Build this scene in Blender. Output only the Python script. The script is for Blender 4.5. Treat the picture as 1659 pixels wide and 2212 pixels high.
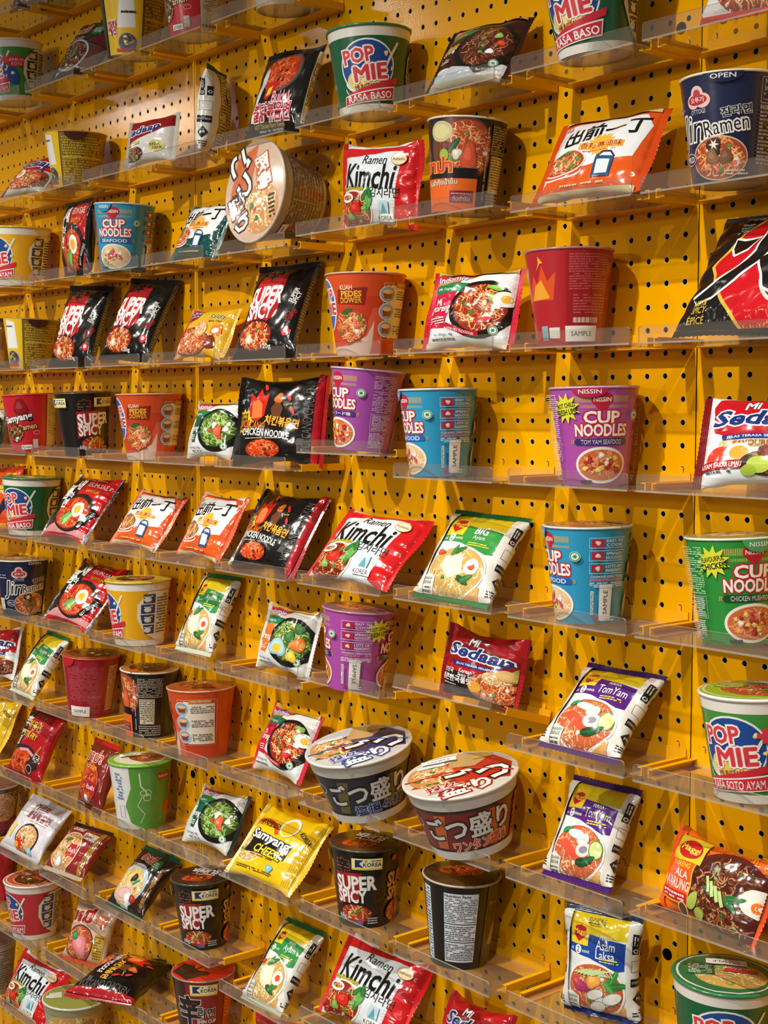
import bpy, math, random
import numpy as np
from mathutils import Matrix, Vector, Euler
from mathutils.geometry import tessellate_polygon

for o in list(bpy.data.objects): bpy.data.objects.remove(o)
SC = bpy.context.scene
COL = SC.collection
PI = math.pi
MM = .001
Z0 = 1.5                       # height of hole row 0 above the floor

# ------------------------------------------------------------- camera, light
cam_d = bpy.data.cameras.new('camera'); cam = bpy.data.objects.new('camera', cam_d); COL.objects.link(cam)
cam.location = (.982976, -1.254316, Z0 - .05785)
yaw, pitch = .8782, -.0739
fw = Vector((-math.sin(yaw)*math.cos(pitch), math.cos(yaw)*math.cos(pitch), math.sin(pitch)))
cam.rotation_euler = fw.to_track_quat('-Z', 'Y').to_euler()
cam_d.sensor_fit = 'VERTICAL'; cam_d.sensor_height = 36.0
cam_d.lens = 3101.876/2212*36.0
cam_d.clip_start = .01
SC.camera = cam

W = bpy.data.worlds.new('world'); SC.world = W; W.use_nodes = True
W.node_tree.nodes['Background'].inputs[0].default_value = (1.0, .93, .84, 1)
W.node_tree.nodes['Background'].inputs[1].default_value = .13
SC.view_settings.view_transform = 'Standard'
SC.view_settings.look = 'None'
SC.view_settings.gamma = 1.0
SC.view_settings.exposure = 0.0

def lamp(name, kind, loc, aim, power, col, **kw):
    d = bpy.data.lights.new(name, kind); d.energy = power; d.color = col
    for k, v in kw.items(): setattr(d, k, v)
    o = bpy.data.objects.new(name, d); COL.objects.link(o)
    o.location = loc
    o.rotation_euler = (Vector(aim)-Vector(loc)).to_track_quat('-Z', 'Y').to_euler()
    return o
WARM = (1.0, .95, .86)
for lx, pw in ((-3.0, 80), (-1.95, 108), (-1.0, 112), (-.12, 106), (.75, 92)):
    lamp('track_spot', 'SPOT', (lx, -1.36, 2.64), (lx, 0, .38), pw, WARM, spot_size=math.radians(80), spot_blend=.9, shadow_soft_size=.022)
for lx, ly, pw in ((-.6, -7.0, 225), (-3.4, -6.5, 40)):
    lamp('far_store_light', 'POINT', (lx, ly, 2.45), (0, 0, 0), pw, (1, .96, .88), shadow_soft_size=.16)
for lx, lz, pw in ((-6.1, 3.05, 5), (-4.3, 3.2, 4.5)):
    lamp('ceiling_panel_light', 'AREA', (lx, -3.0, lz), (-1.2, 0, 1.6), pw, (1, .96, .9), shape='RECTANGLE', size=.3, size_y=.14)
lamp('ceiling_strip_light', 'AREA', (.3, -3.4, 3.1), (0, 0, 1.2), 9, (1, .95, .88), shape='RECTANGLE', size=2.4, size_y=.12)

# ------------------------------------------------------------- materials
def lin(h):
    if isinstance(h, tuple): return h
    h = h.lstrip('#')
    if len(h) == 3: h = ''.join(c*2 for c in h)
    f = lambda c: c/12.92 if c <= .04045 else ((c+.055)/1.055)**2.4
    return tuple(f(int(h[i:i+2], 16)/255) for i in (0, 2, 4))

def mat(name, color=None, rough=.4, vcol=False, bump=0, bscale=80, spec=.5, metal=0, detail=2, coat=0):
    m = bpy.data.materials.new(name); m.use_nodes = True
    nt = m.node_tree; p = nt.nodes['Principled BSDF']
    p.inputs['Roughness'].default_value = rough
    p.inputs['Specular IOR Level'].default_value = spec
    p.inputs['Metallic'].default_value = metal
    p.inputs['Coat Weight'].default_value = coat
    p.inputs['Coat Roughness'].default_value = .08
    if vcol:
        a = nt.nodes.new('ShaderNodeVertexColor'); a.layer_name = 'Col'
        nt.links.new(a.outputs[0], p.inputs['Base Color'])
    else:
        p.inputs['Base Color'].default_value = (*lin(color), 1)
    if bump:
        tc = nt.nodes.new('ShaderNodeTexCoord'); n = nt.nodes.new('ShaderNodeTexNoise'); b = nt.nodes.new('ShaderNodeBump')
        n.inputs['Scale'].default_value = bscale; n.inputs['Detail'].default_value = detail
        b.inputs['Strength'].default_value = bump; b.inputs['Distance'].default_value = .002
        nt.links.new(tc.outputs['Object'], n.inputs['Vector']); nt.links.new(n.outputs[0], b.inputs['Height'])
        nt.links.new(b.outputs[0], p.inputs['Normal'])
    return m
M_FILM = mat('printed_film', vcol=True, rough=.16, bump=.85, bscale=46, detail=1.5, spec=.65)
M_CUP = mat('printed_paper_cup', vcol=True, rough=.3, bump=.1, bscale=60, coat=.25)
M_SEAL = mat('crimped_film', vcol=True, rough=.25, bump=.25, bscale=120)
M_LID = mat('printed_foil_lid', vcol=True, rough=.24, bump=.3, bscale=70, coat=.4)
M_STICK = mat('paper_sticker', vcol=True, rough=.5)
M_WHITE = mat('white_cup_plastic', '#e9e6de', .4)
M_WALL = mat('yellow_powder_coat', '#e8a500', .11, bump=.045, bscale=420, detail=2, spec=.17)
M_BRK = mat('yellow_bracket_paint', '#ecaa02', .34, bump=.05, bscale=300)
M_EDGE = mat('lit_hole_edge', '#d9c27e', .5)  # pale colour paints in the light caught by the hole rims
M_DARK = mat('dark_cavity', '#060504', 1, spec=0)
M_FLOOR = mat('grey_floor_tile', '#8c857a', .4)

def acrylic(name='clear_acrylic', haze=.055):
    m = bpy.data.materials.new(name); m.use_nodes = True
    nt = m.node_tree; nt.nodes.clear()
    out = nt.nodes.new('ShaderNodeOutputMaterial')
    tr = nt.nodes.new('ShaderNodeBsdfTransparent'); tr.inputs[0].default_value = (.935, .93, .915, 1)
    gl = nt.nodes.new('ShaderNodeBsdfGlossy'); gl.inputs['Roughness'].default_value = .06; gl.inputs[0].default_value = (.95, .95, .95, 1)
    df = nt.nodes.new('ShaderNodeBsdfDiffuse'); df.inputs[0].default_value = (.58, .52, .45, 1)
    lw = nt.nodes.new('ShaderNodeLayerWeight'); lw.inputs[0].default_value = .5
    pw = nt.nodes.new('ShaderNodeMath'); pw.operation = 'POWER'; pw.inputs[1].default_value = 4.0
    fr = nt.nodes.new('ShaderNodeMath'); fr.operation = 'MULTIPLY_ADD'; fr.inputs[1].default_value = .45; fr.inputs[2].default_value = .022
    nt.links.new(lw.outputs['Facing'], pw.inputs[0]); nt.links.new(pw.outputs[0], fr.inputs[0])
    m1 = nt.nodes.new('ShaderNodeMixShader'); m1.inputs[0].default_value = haze
    m2 = nt.nodes.new('ShaderNodeMixShader')
    nt.links.new(tr.outputs[0], m1.inputs[1]); nt.links.new(df.outputs[0], m1.inputs[2])
    nt.links.new(fr.outputs[0], m2.inputs[0]); nt.links.new(m1.outputs[0], m2.inputs[1]); nt.links.new(gl.outputs[0], m2.inputs[2])
    nt.links.new(m2.outputs[0], out.inputs[0])
    return m
M_ACR = acrylic()
M_ACRE = acrylic('acrylic_cut_edge', .45)
SC.cycles.transparent_max_bounces = 24
SC.cycles.max_bounces = 6

# ------------------------------------------------------------- mesh helpers
def raw_mesh(name, V, F, mats, fm=None, col=None, smooth=False, nrm=None):
    """V (n,3) metres, F list/array of faces, fm face material indices, col per-vertex linear rgb"""
    me = bpy.data.meshes.new(name)
    V = np.asarray(V, float)
    me.from_pydata(V.tolist(), [], F.tolist() if hasattr(F, 'tolist') else F)
    for m in mats: me.materials.append(m)
    if fm is not None: me.polygons.foreach_set('material_index', np.asarray(fm, np.int32))
    if smooth: me.polygons.foreach_set('use_smooth', np.ones(len(me.polygons), bool))
    if col is not None:
        ca = me.color_attributes.new('Col', 'FLOAT_COLOR', 'POINT')
        c4 = np.ones((len(V), 4), np.float32); c4[:, :3] = col
        ca.data.foreach_set('color', c4.ravel())
    me.update()
    if nrm is not None: me.normals_split_custom_set_from_vertices(np.asarray(nrm, float).tolist())
    return me

def obj(name, me, parent=None, loc=None, kind=None):
    o = bpy.data.objects.new(name, me); COL.objects.link(o)
    if parent is not None: o.parent = parent
    if loc is not None: o.location = loc
    if kind: o['kind'] = kind
    return o

def empty(name, label, cat, group=None):
    o = bpy.data.objects.new(name, None); COL.objects.link(o)
    o.empty_display_size = .03
    o['label'] = label; o['category'] = cat
    if group: o['group'] = group
    return o

class MB:
    """collects boxes / prisms into one mesh (mm)"""
    def __init__(s): s.V = []; s.F = []; s.M = []
    def box(s, x0, y0, z0, x1, y1, z1, m=0):
        b = len(s.V)
        s.V += [(x0,y0,z0),(x1,y0,z0),(x1,y1,z0),(x0,y1,z0),(x0,y0,z1),(x1,y0,z1),(x1,y1,z1),(x0,y1,z1)]
        for f in ((0,3,2,1),(4,5,6,7),(0,1,5,4),(1,2,6,5),(2,3,7,6),(3,0,4,7)):
            s.F.append(tuple(b+i for i in f)); s.M.append(m)
    def prism(s, pts, h0, h1, fn, m=0):
        """pts 2-D ccw polygon, extruded h0..h1, fn(u,v,h)->xyz"""
        b = len(s.V); n = len(pts)
        s.V += [fn(u, v, h0) for u, v in pts]+[fn(u, v, h1) for u, v in pts]
        s.F.append(tuple(b+i for i in range(n))[::-1]); s.M.append(m)
        s.F.append(tuple(b+n+i for i in range(n))); s.M.append(m)
        for i in range(n):
            j = (i+1) % n
            s.F.append((b+i, b+j, b+n+j, b+n+i)); s.M.append(m)
    def mesh(s, name, mats): return raw_mesh(name, np.array(s.V)*MM, s.F, mats, s.M)

# ------------------------------------------------------------- 2-D artwork
_tc = {}
def text_tris(s, bold, shear):
    k = (s, bold, shear)
    if k not in _tc:
        cu = bpy.data.curves.new('t', 'FONT'); cu.body = s; cu.resolution_u = 2; cu.offset = bold; cu.shear = shear
        o = bpy.data.objects.new('t', cu); COL.objects.link(o)
        me = o.to_mesh(); me.calc_loop_triangles()
        v = np.array([x.co[:2] for x in me.vertices]) if len(me.vertices) else np.zeros((0, 2))
        t = np.array([x.vertices[:] for x in me.loop_triangles], int).reshape(-1, 3)
        tri = v[t] if len(t) else np.zeros((0, 3, 2))
        o.to_mesh_clear(); bpy.data.objects.remove(o); bpy.data.curves.remove(cu)
        _tc[k] = tri
    return _tc[k]

FOODS = dict(  # base, noodle colours, topping colours
    red=('#8e2713', ['#e08a3a', '#d2622a', '#efb065', '#b84420', '#f0c080'], ['#c92a18', '#e8d8b0', '#5a7a2a']),
    dark=('#4a1c12', ['#9a5a34', '#7a3a20', '#c08a58', '#5c2a1a'], ['#7fa05a', '#e0d8c0', '#2f5a2a']),
    fire=('#a83212', ['#f07030', '#e85520', '#f89050', '#d84010'], ['#7a1a0c', '#3a140c']),
    yellow=('#c9a25a', ['#efdca0', '#e6c878', '#f6ecc4', '#d8b060'], ['#3f7a38', '#f0f0e4', '#d8492a', '#8ab04a']),
    green=('#3c5a1e', ['#8fb54a', '#a8c860', '#6f9a38', '#c4d888'], ['#d85a30', '#e8e0c0', '#3f6a28', '#d8402a']),
    pale=('#c58a50', ['#f0d8a8', '#e8c890', '#f8ecd0', '#e0a870'], ['#c84028', '#4f7a30', '#f4efe0']),
    orange=('#a8482a', ['#f0a868', '#e88a50', '#f6c890', '#d86a38'], ['#f4efe2', '#e87858', '#5f8a3a']),
    tom=('#c4603a', ['#e8b080', '#d88a58', '#f0c898', '#d0623c'], ['#c8402a', '#e8dcc8', '#4f7a3a']),
    cup=('#c8683a', ['#e08a58', '#d87848', '#e8a070'], ['#c03a3a', '#f0d060', '#f2e8d0', '#e8b048', '#a82c2c']),
    soup=('#e0b88a', ['#ecd0a8', '#e8c898', '#f2dcb8'], ['#d84a50', '#f0d060', '#f4ece0', '#6f9a48', '#d06868']),
)
class Art:
    def __init__(s, seed=1, clip=None, L=3.3):
        s.T = []; s.C = []; s.Z = []; s.z = 0; s.rnd = random.Random(seed); s.clip = clip; s.L = L
    def add(s, tri, c, step=1):
        tri = np.asarray(tri, float).reshape(-1, 3, 2)
        if not len(tri): return
        s.z += step
        s.T.append(tri); s.C.append(np.tile(lin(c), (len(tri), 1))); s.Z.append(np.full(len(tri), s.z))
    def G(s, pts, c, step=1):
        t = tessellate_polygon([[Vector((x, y, 0)) for x, y in pts]])
        p = np.array(pts, float)
        s.add([p[list(i)] for i in t], c, step)
    def R(s, x0, y0, x1, y1, c, step=1): s.add([[(x0,y0),(x1,y0),(x1,y1)],[(x0,y0),(x1,y1),(x0,y1)]], c, step)
    def E(s, cx, cy, rx, ry, c, rot=0, n=28, a0=0, a1=2*PI, step=1):
        a = np.linspace(a0, a1, n+1); cr, sr = math.cos(rot), math.sin(rot)
        x, y = rx*np.cos(a), ry*np.sin(a); p = np.stack([cx+x*cr-y*sr, cy+x*sr+y*cr], 1)
        s.add([[(cx, cy), p[i], p[i+1]] for i in range(n)], c, step)
    def ring(s, cx, cy, rx, ry, w, c, a0=0, a1=2*PI, rot=0, n=32):
        a = np.linspace(a0, a1, n+1); cr, sr = math.cos(rot), math.sin(rot)
        def P(k):
            x, y = (rx+k)*np.cos(a), (ry+k)*np.sin(a); return np.stack([cx+x*cr-y*sr, cy+x*sr+y*cr], 1)
        o, i = P(w/2), P(-w/2)
        s.add([t for k in range(n) for t in ((i[k], o[k], o[k+1]), (i[k], o[k+1], i[k+1]))], c)
    def line(s, pts, w, c, step=1):
        p = np.array(pts, float); d = np.gradient(p, axis=0); d /= np.linalg.norm(d, axis=1)[:, None]+1e-9
        n = np.stack([-d[:, 1], d[:, 0]], 1)*w/2; a, b = p+n, p-n
        s.add([t for k in range(len(p)-1) for t in ((b[k], b[k+1], a[k+1]), (b[k], a[k+1], a[k]))], c, step)
    def star(s, cx, cy, r0, r1, n, c, rot=0):
        a = [rot+PI*i/n for i in range(2*n)]
        s.G([(cx+(r0 if i % 2 else r1)*math.cos(t), cy+(r0 if i % 2 else r1)*math.sin(t)) for i, t in enumerate(a)], c)
    def T_(s, t, cx, cy, h, c, w=0, b=.012, sh=0, rot=0, o=(), arc=0):
        """text centred at (cx,cy), height h (mm), optional width w, bold b, shear, rotation in degrees, outlines ((colour, width),...)"""
        ref = text_tris(t, 0.0, sh)
        if not len(ref): return
        mn, mx = ref.reshape(-1, 2).min(0), ref.reshape(-1, 2).max(0)
        sy = h/max(mx[1]-mn[1], 1e-6); sx = w/(mx[0]-mn[0]) if w else sy
        r = math.radians(rot); cr, sr = math.cos(r), math.sin(r)
        for col, bb in [(q_[0], b+(q_[1]-b)*.62) for q_ in o]+[(c, b*.62)]:
            if bb > .004 and ('M' in t or 'W' in t):      # sharp inner corners: thicken by shifted copies instead of an offset
                q = np.concatenate([ref+(bb*math.cos(k*PI/4), bb*math.sin(k*PI/4)) for k in range(8)]+[ref])
            else: q = text_tris(t, bb, sh)
            q = (q-(mn+mx)/2)*(sx, sy)
            if arc: q = np.stack([q[..., 0], q[..., 1]+arc*(q[..., 0]/((mx[0]-mn[0])*sx/2))**2], -1)
            s.add(np.stack([cx+q[..., 0]*cr-q[..., 1]*sr, cy+q[..., 0]*sr+q[..., 1]*cr], -1), col, 1)
    def N(s, x0, y0, x1, y1, rows, c, h=.5, gap=.25, vert=False):
        """rows of tiny print between two corners"""
        t = []; H, Wd = (abs(y1-y0), abs(x1-x0)) if not vert else (abs(x1-x0), abs(y1-y0))
        for i in range(rows):
            v = (i+.5)/rows*H; u = 0; hh = H/rows*h/2
            while u < Wd-.8:
                l = min(s.rnd.uniform(1.2, 5.5), Wd-u)
                if s.rnd.random() > gap*.5: t.append((u, v-hh, u+l, v+hh))
                u += l+s.rnd.uniform(.5, 1.0)
        f = (lambda u, v: (x0+u, y0+v)) if not vert else (lambda u, v: (x0+v, y0+u))
        s.add([q for a, b, c_, d in t for q in ((f(a, b), f(c_, b), f(c_, d)), (f(a, b), f(c_, d), f(a, d)))], c)
    def noodles(s, cx, cy, rx, ry, cols, n, rot=0, w=1.3, size=1):
        for col in cols:
            t = []
            for _ in range(max(1, n//len(cols))):
                a = s.rnd.uniform(0, 2*PI); q = math.sqrt(s.rnd.random())*.88
                x, y = cx+rx*q*math.cos(a), cy+ry*q*math.sin(a); d = s.rnd.uniform(0, 2*PI); bend = s.rnd.uniform(-.9, .9); p = []
                for k in range(7):
                    p.append((x, y)); x += math.cos(d)*1.7*size; y += math.sin(d)*1.7*size
                    d += bend*.55+math.sin(k*1.9)*.5
                p = [(x, y) for x, y in p if ((x-cx)/rx)**2+((y-cy)/ry)**2 < .99]
                if len(p) < 3: continue
                p = np.array(p); g = np.gradient(p, axis=0); g /= np.linalg.norm(g, axis=1)[:, None]+1e-9
                nn = np.stack([-g[:, 1], g[:, 0]], 1)*w*size/2; a_, b_ = p+nn, p-nn
                t += [u for k in range(len(p)-1) for u in ((b_[k], b_[k+1], a_[k+1]), (b_[k], a_[k+1], a_[k]))]
            s.add(t, col, .6)
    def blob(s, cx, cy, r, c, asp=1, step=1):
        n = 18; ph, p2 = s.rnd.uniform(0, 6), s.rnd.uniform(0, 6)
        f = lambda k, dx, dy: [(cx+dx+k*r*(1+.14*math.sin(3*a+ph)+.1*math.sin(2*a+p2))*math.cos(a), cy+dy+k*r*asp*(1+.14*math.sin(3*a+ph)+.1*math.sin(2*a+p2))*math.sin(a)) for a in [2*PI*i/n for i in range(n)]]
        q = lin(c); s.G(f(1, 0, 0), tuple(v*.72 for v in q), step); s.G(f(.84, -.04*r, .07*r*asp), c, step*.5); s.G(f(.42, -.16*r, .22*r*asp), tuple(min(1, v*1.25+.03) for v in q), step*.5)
    def F(s, cx, cy, rx, ry, kind='red', bowl=None, bw=3, n=90, top=9, size=1, egg=None):
        if bowl: s.E(cx, cy, rx+bw, ry+bw, bowl, n=36)
        b, nc, tc = FOODS[kind]
        s.E(cx, cy, rx, ry, b, n=36)
        s.noodles(cx, cy, rx, ry, nc, n, size=size)
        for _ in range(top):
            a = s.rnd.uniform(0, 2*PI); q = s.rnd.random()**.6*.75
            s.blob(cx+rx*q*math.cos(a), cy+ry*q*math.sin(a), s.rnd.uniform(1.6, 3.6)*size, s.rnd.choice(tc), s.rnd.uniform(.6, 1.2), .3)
        if egg:
            ex, ey, r = egg
            s.E(ex, ey, r, r*.85, '#f6f2e6'); s.E(ex, ey, r*.52, r*.46, '#f0a030')
    def leaf(s, cx, cy, l, rot, c='#2f6b35'):
        r = math.radians(rot); p = []
        for k in range(20):
            t = 2*PI*k/20; x = l*math.cos(t); y = l*.36*math.sin(t)*(1-.3*math.cos(t)); p.append((cx+x*math.cos(r)-y*math.sin(r), cy+x*math.sin(r)+y*math.cos(r)))
        s.G(p, c); q = lin(c); cr, sr = math.cos(r), math.sin(r)
        s.line([(cx-.9*l*cr, cy-.9*l*sr), (cx, cy), (cx+.85*l*cr, cy+.85*l*sr)], l*.07, tuple(min(1, v*1.7+.03) for v in q), .3)
    def halal(s, cx, cy, r, c='#2f8a57'):
        s.E(cx, cy, r, r, '#e9efe6', n=18); s.ring(cx, cy, r*.82, r*.82, r*.2, c, n=18); s.star(cx, cy, r*.25, r*.55, 6, c)
    def stamps(s, cx, cy, c='#222'):
        s.R(cx-5, cy-3.5, cx-.6, cy+3.5, c); s.R(cx+.6, cy-3.5, cx+5, cy+3.5, c)
    def arrays(s):
        T = np.concatenate(s.T); C = np.concatenate(s.C); Z = np.concatenate(s.Z)
        for _ in range(20):      # split long edges so that the print follows the surface
            e = np.stack([np.linalg.norm(T[:, i]-T[:, (i+1) % 3], axis=1) for i in range(3)], 1)
            k = e.argmax(1); big = e[np.arange(len(T)), k] > s.L
            if not big.any(): break
            A = T[big]; kk = k[big]; r = np.arange(len(A))
            a, b, c = A[r, kk], A[r, (kk+1) % 3], A[r, (kk+2) % 3]; m = (a+b)/2
            T = np.concatenate([T[~big], np.stack([a, m, c], 1), np.stack([m, b, c], 1)])
            C = np.concatenate([C[~big], C[big], C[big]]); Z = np.concatenate([Z[~big], Z[big], Z[big]])
        if s.clip:
            x0, y0, x1, y1 = s.clip
            ok = (T[..., 0].max(1) > x0) & (T[..., 0].min(1) < x1) & (T[..., 1].max(1) > y0) & (T[..., 1].min(1) < y1)
            T, C, Z = T[ok], C[ok], Z[ok]
            T = np.stack([np.clip(T[..., 0], x0, x1), np.clip(T[..., 1], y0, y1)], -1)
        cr = (T[:, 1, 0]-T[:, 0, 0])*(T[:, 2, 1]-T[:, 0, 1])-(T[:, 1, 1]-T[:, 0, 1])*(T[:, 2, 0]-T[:, 0, 0])
        T[cr < 0] = T[cr < 0][:, ::-1]
        T = T[np.abs(cr) > 1e-7] if len(T) == len(cr) else T
        keep = np.abs(cr) > 1e-7
        return T, C[keep], Z[keep]
    def build(s, name, fn, material, extra=None, lift=.05):
        """fn(x,y)->(P,N) in mm; extra: (V,F,colour) plain faces joined in"""
        T, C, Z = s.arrays()
        xy = T.reshape(-1, 2)
        P, N = fn(xy[:, 0], xy[:, 1])
        P = P+N*(np.where(Z > 1.01, .09+Z*lift, 0).repeat(3))[:, None]
        V = P*MM; F = np.arange(len(V)).reshape(-1, 3); Cv = np.repeat(C, 3, 0)
        F = F.tolist()
        if extra is not None:
            eV, eF, eC, eN = extra; b = len(V)
            V = np.concatenate([V, np.asarray(eV)*MM]); Cv = np.concatenate([Cv, np.tile(lin(eC), (len(eV), 1))])
            N = np.concatenate([N, eN]); F += [tuple(b+i for i in f) for f in eF]
        return raw_mesh(name, V, F, [material], col=Cv, smooth=True, nrm=N)

# ------------------------------------------------------------- pouches
_RHO = np.linspace(.004, .9, 14); _TH = np.linspace(0, PI, 241)
_EX = 2/2.25
_sp = lambda v: np.sign(v)*np.abs(v)**_EX
_tab = []; _k = []
for r_ in _RHO:
    X_, Y_ = _sp(np.sin(_TH)), -r_*_sp(np.cos(_TH))
    d_ = np.r_[0, np.cumsum(np.hypot(np.diff(X_), np.diff(Y_)))]
    _k.append(d_[-1]/2); _tab.append(np.interp(np.linspace(0, 1, 241), d_/d_[-1], _TH))
_tab = np.array(_tab); _k = np.array(_k)

def pouch_fn(W, H, T, crimp, seed, seal=9.):
    rn = np.random.RandomState(seed)
    wv = [(rn.uniform(2*PI/70, 2*PI/26), rn.uniform(0, PI), rn.uniform(0, 6), rn.uniform(.12, .42)) for _ in range(7)]
    rad = [(rn.uniform(2*PI/30, 2*PI/13), rn.uniform(0, 6)) for _ in range(3)]
    L, G = (H, W) if crimp == 'v' else (W, H)
    def base(g, a):
        u = np.clip((a-seal)/(L-2*seal), 0, 1)
        b = T/2*np.maximum(1-np.abs(2*u-1)**2.5, 0)**.6+.22
        ah = np.full_like(b, G/2)
        for _ in range(4): ah = G/2/np.interp(b/ah, _RHO, _k)
        t = np.clip(np.abs(g)/G, 0, 1); t = np.where(t < .5, t*.87, .435+(t-.5)*1.13)
        f = np.clip(np.interp(b/ah, _RHO, np.arange(14)), 0, 12.999); i = f.astype(int); f -= i
        q = t*240; j = np.clip(q.astype(int), 0, 239); q -= j
        th = (_tab[i, j]*(1-q)+_tab[i, j+1]*q)*(1-f)+(_tab[i+1, j]*(1-q)+_tab[i+1, j+1]*q)*f
        gx = np.sign(g)*ah*_sp(np.sin(th)); y = -b*_sp(np.cos(th))
        if crimp == 'v': return np.stack([gx, y, a], -1)
        return np.stack([a-W/2, y, H/2+gx], -1)
    def split(x, y): return (x, y) if crimp == 'v' else (y-H/2, x+W/2)
    def nrm(fn, x, y):
        e = .6
        dx = fn(x+e, y)-fn(x-e, y); dy = fn(x, y+e)-fn(x, y-e)
        n = np.cross(dx, dy); l = np.linalg.norm(n, axis=-1, keepdims=True)
        return np.where(l > 1e-9, n/np.maximum(l, 1e-9), (0, -1, 0))
    B = lambda x, y: base(*split(x, y))
    def D(x, y):
        g, a = split(x, y)
        w = sum(A*np.sin(f*(x*np.cos(d)+y*np.sin(d))+p) for f, d, p, A in wv)
        de = np.minimum(a, L-a)-seal
        w = w*np.clip(de/14, 0, 1)+np.clip(de/4, 0, 1)*np.exp(-np.maximum(de, 0)/13)*sum(.42*np.sin(f*g+p) for f, p in rad)
        return B(x, y)+nrm(B, x, y)*w[..., None]
    return lambda x, y: (D(x, y), nrm(D, x, y))

def seal_mesh(W, H, crimp, end, col, seed, s=9.):
    """crimped end strip: ridged sheet with a zigzag outer edge"""
    rn = random.Random(seed); G, L = (W, H) if crimp == 'v' else (H, W)
    n, m = 40, 9; V = []; F = []; k1, k2 = rn.uniform(-1, 1), rn.uniform(-1, 1)
    for side in (0, 1):
        for j in range(m+1):
            for i in range(n+1):
                g = (i/n-.5)*(G-1.0); t = j/m; out = t*s-((i % 2)*1.1 if j == m else 0)
                y = (.35 if j % 2 else -.35)*(1 if 0 < j < m else .4)+(side-.5)*.3+(k1*math.sin(g/G*5)+k2*math.cos(g/G*8+1))*2.2*t
                a = (L-s+out) if end else (s-out)
                V.append((g, y, a) if crimp == 'v' else (a-W/2, y, H/2+g))
    q = (n+1)*(m+1)
    for side in (0, 1):
        for j in range(m):
            for i in range(n):
                a = side*q+j*(n+1)+i; f = (a, a+1, a+n+2, a+n+1); F.append(f if side else f[::-1])
    for i in range(n): F.append((m*(n+1)+i, m*(n+1)+i+1, q+m*(n+1)+i+1, q+m*(n+1)+i))
    return raw_mesh('crimped_seal', np.array(V)*MM, F, [M_SEAL], col=np.tile(lin(col), (len(V), 1)))

def sticker_art(w, h, vert=False, flip=False):
    a = Art(3); a.R(-w/2, -h/2, w/2, h/2, '#ece9e2')
    if vert: a.T_('SAMPLE', 0, 0, min(5, w*.4), '#444', w=h*.66, rot=90 if not flip else -90)
    else: a.T_('SAMPLE', 0, 0, h*.32, '#444', w=w*.66, rot=180 if flip else 0)
    return a

PK = {}; FN = {}
def make_pack(ty, label, cat, group=None):
    d = PK[ty]; W, H = d['wh']; T = d.get('T', 34); cr = d['cr']; seed = sum(map(ord, ty))
    fn = pouch_fn(W, H, T, cr, seed)
    s = 8.6
    clip = (-W, s, W, H-s) if cr == 'v' else (-W/2+s, -H/2, W/2-s, H*1.5)
    a = Art(seed, clip); a.R(clip[0], clip[1], clip[2], clip[3], d['base'])
    d['art'](a, W, H)
    r = empty('noodle_packet', label, cat, group)
    wrap = obj('wrapper', a.build('wrapper', fn, M_FILM), r)
    for e in (0, 1): obj('crimped_seal', seal_mesh(W, H, cr, e, d['seal'][e], seed+e), r)
    if 'sticker' in d:
        x, y, w, h = d['sticker']; st = sticker_art(w, h); st.z = 60
        obj('sample_sticker', st.build('sample_sticker', lambda X, Y: fn(X+x, Y+y), M_STICK), wrap)['label'] = 'white paper sticker'
    return r

K = '#15120f'; WH = '#efeee9'; RD = '#c81f22'
def pk(ty, wh, cr, base, seal, T=34, **kw):
    def deco(f): PK[ty] = dict(wh=wh, cr=cr, base=base, seal=seal, T=T, art=f, **kw); return f
    return deco

def demae(a, W, H, frame, dark=False):
    a.G([(-W/2, 12), (-W/2+16, H-9), (-W/2+30, H-5), (W/2-22, H-4), (W/2-12, H-22), (W/2-22, 30), (10, 26), (-20, 14), (-40, 10)], '#e8ecee')
    a.G([(-58, 14), (-40, 26), (0, 30), (W/2-20, 40), (W/2-12, 4), (-58, 3)], frame)
    a.T_('出前一丁', 6, H-27, 26, K, w=100, b=.045, rot=7, sh=.15)
    a.star(8, 60, 13, 18, 16, '#f2b43a'); a.R(-18, 53, 36, 63, '#f0a828')
    a.T_('香辣麻油味', 9, 59, 9, '#b03a18', w=50, b=.02, o=(('#f6d890', .07),)); a.N(-12, 49, 28, 52, 1, '#d87850')
    a.E(-34, 24, 27, 9, '#eceae4'); a.E(-34, 26, 26, 9, '#d04a3a'); a.F(-34, 38, 27, 17, 'orange', '#e8e0d2', 2, n=110); a.leaf(-38, 52, 8, 25); a.leaf(-30, 52, 7, -20, '#4a8a3a')
    a.G([(8, 12), (30, 12), (31, 38), (9, 40)], '#27507c'); a.G([(12, 16), (27, 16), (27, 34), (12, 35)], '#dfe8ee'); a.line([(10, 40), (16, 46), (26, 45), (31, 38)], 2, '#1d3552')
    a.T_('日清', -W/2+22, H-12, 5, WH, o=(('#b02020', .12),)); a.N(-30, 4, 30, 8, 1, '#f3c9a0')
@pk('demae', (140, 110), 'h', '#d9531a', ('#cf4a15', '#cf4a15'))
def _(a, W, H):
    demae(a, W, H, '#dd5a17')
    for s in (1, -1): a.R(-60, H/2+s*H*.5, 60, H/2+s*H*.98, '#cdbb90')
    a.N(-52, H*1.06, 50, H*1.3, 7, '#7c6a3c')
@pk('demae_g', (140, 105), 'h', '#0d4a43', ('#0c443e', '#0c443e'))
def _(a, W, H): demae(a, W, H, '#0d4a43')

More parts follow.
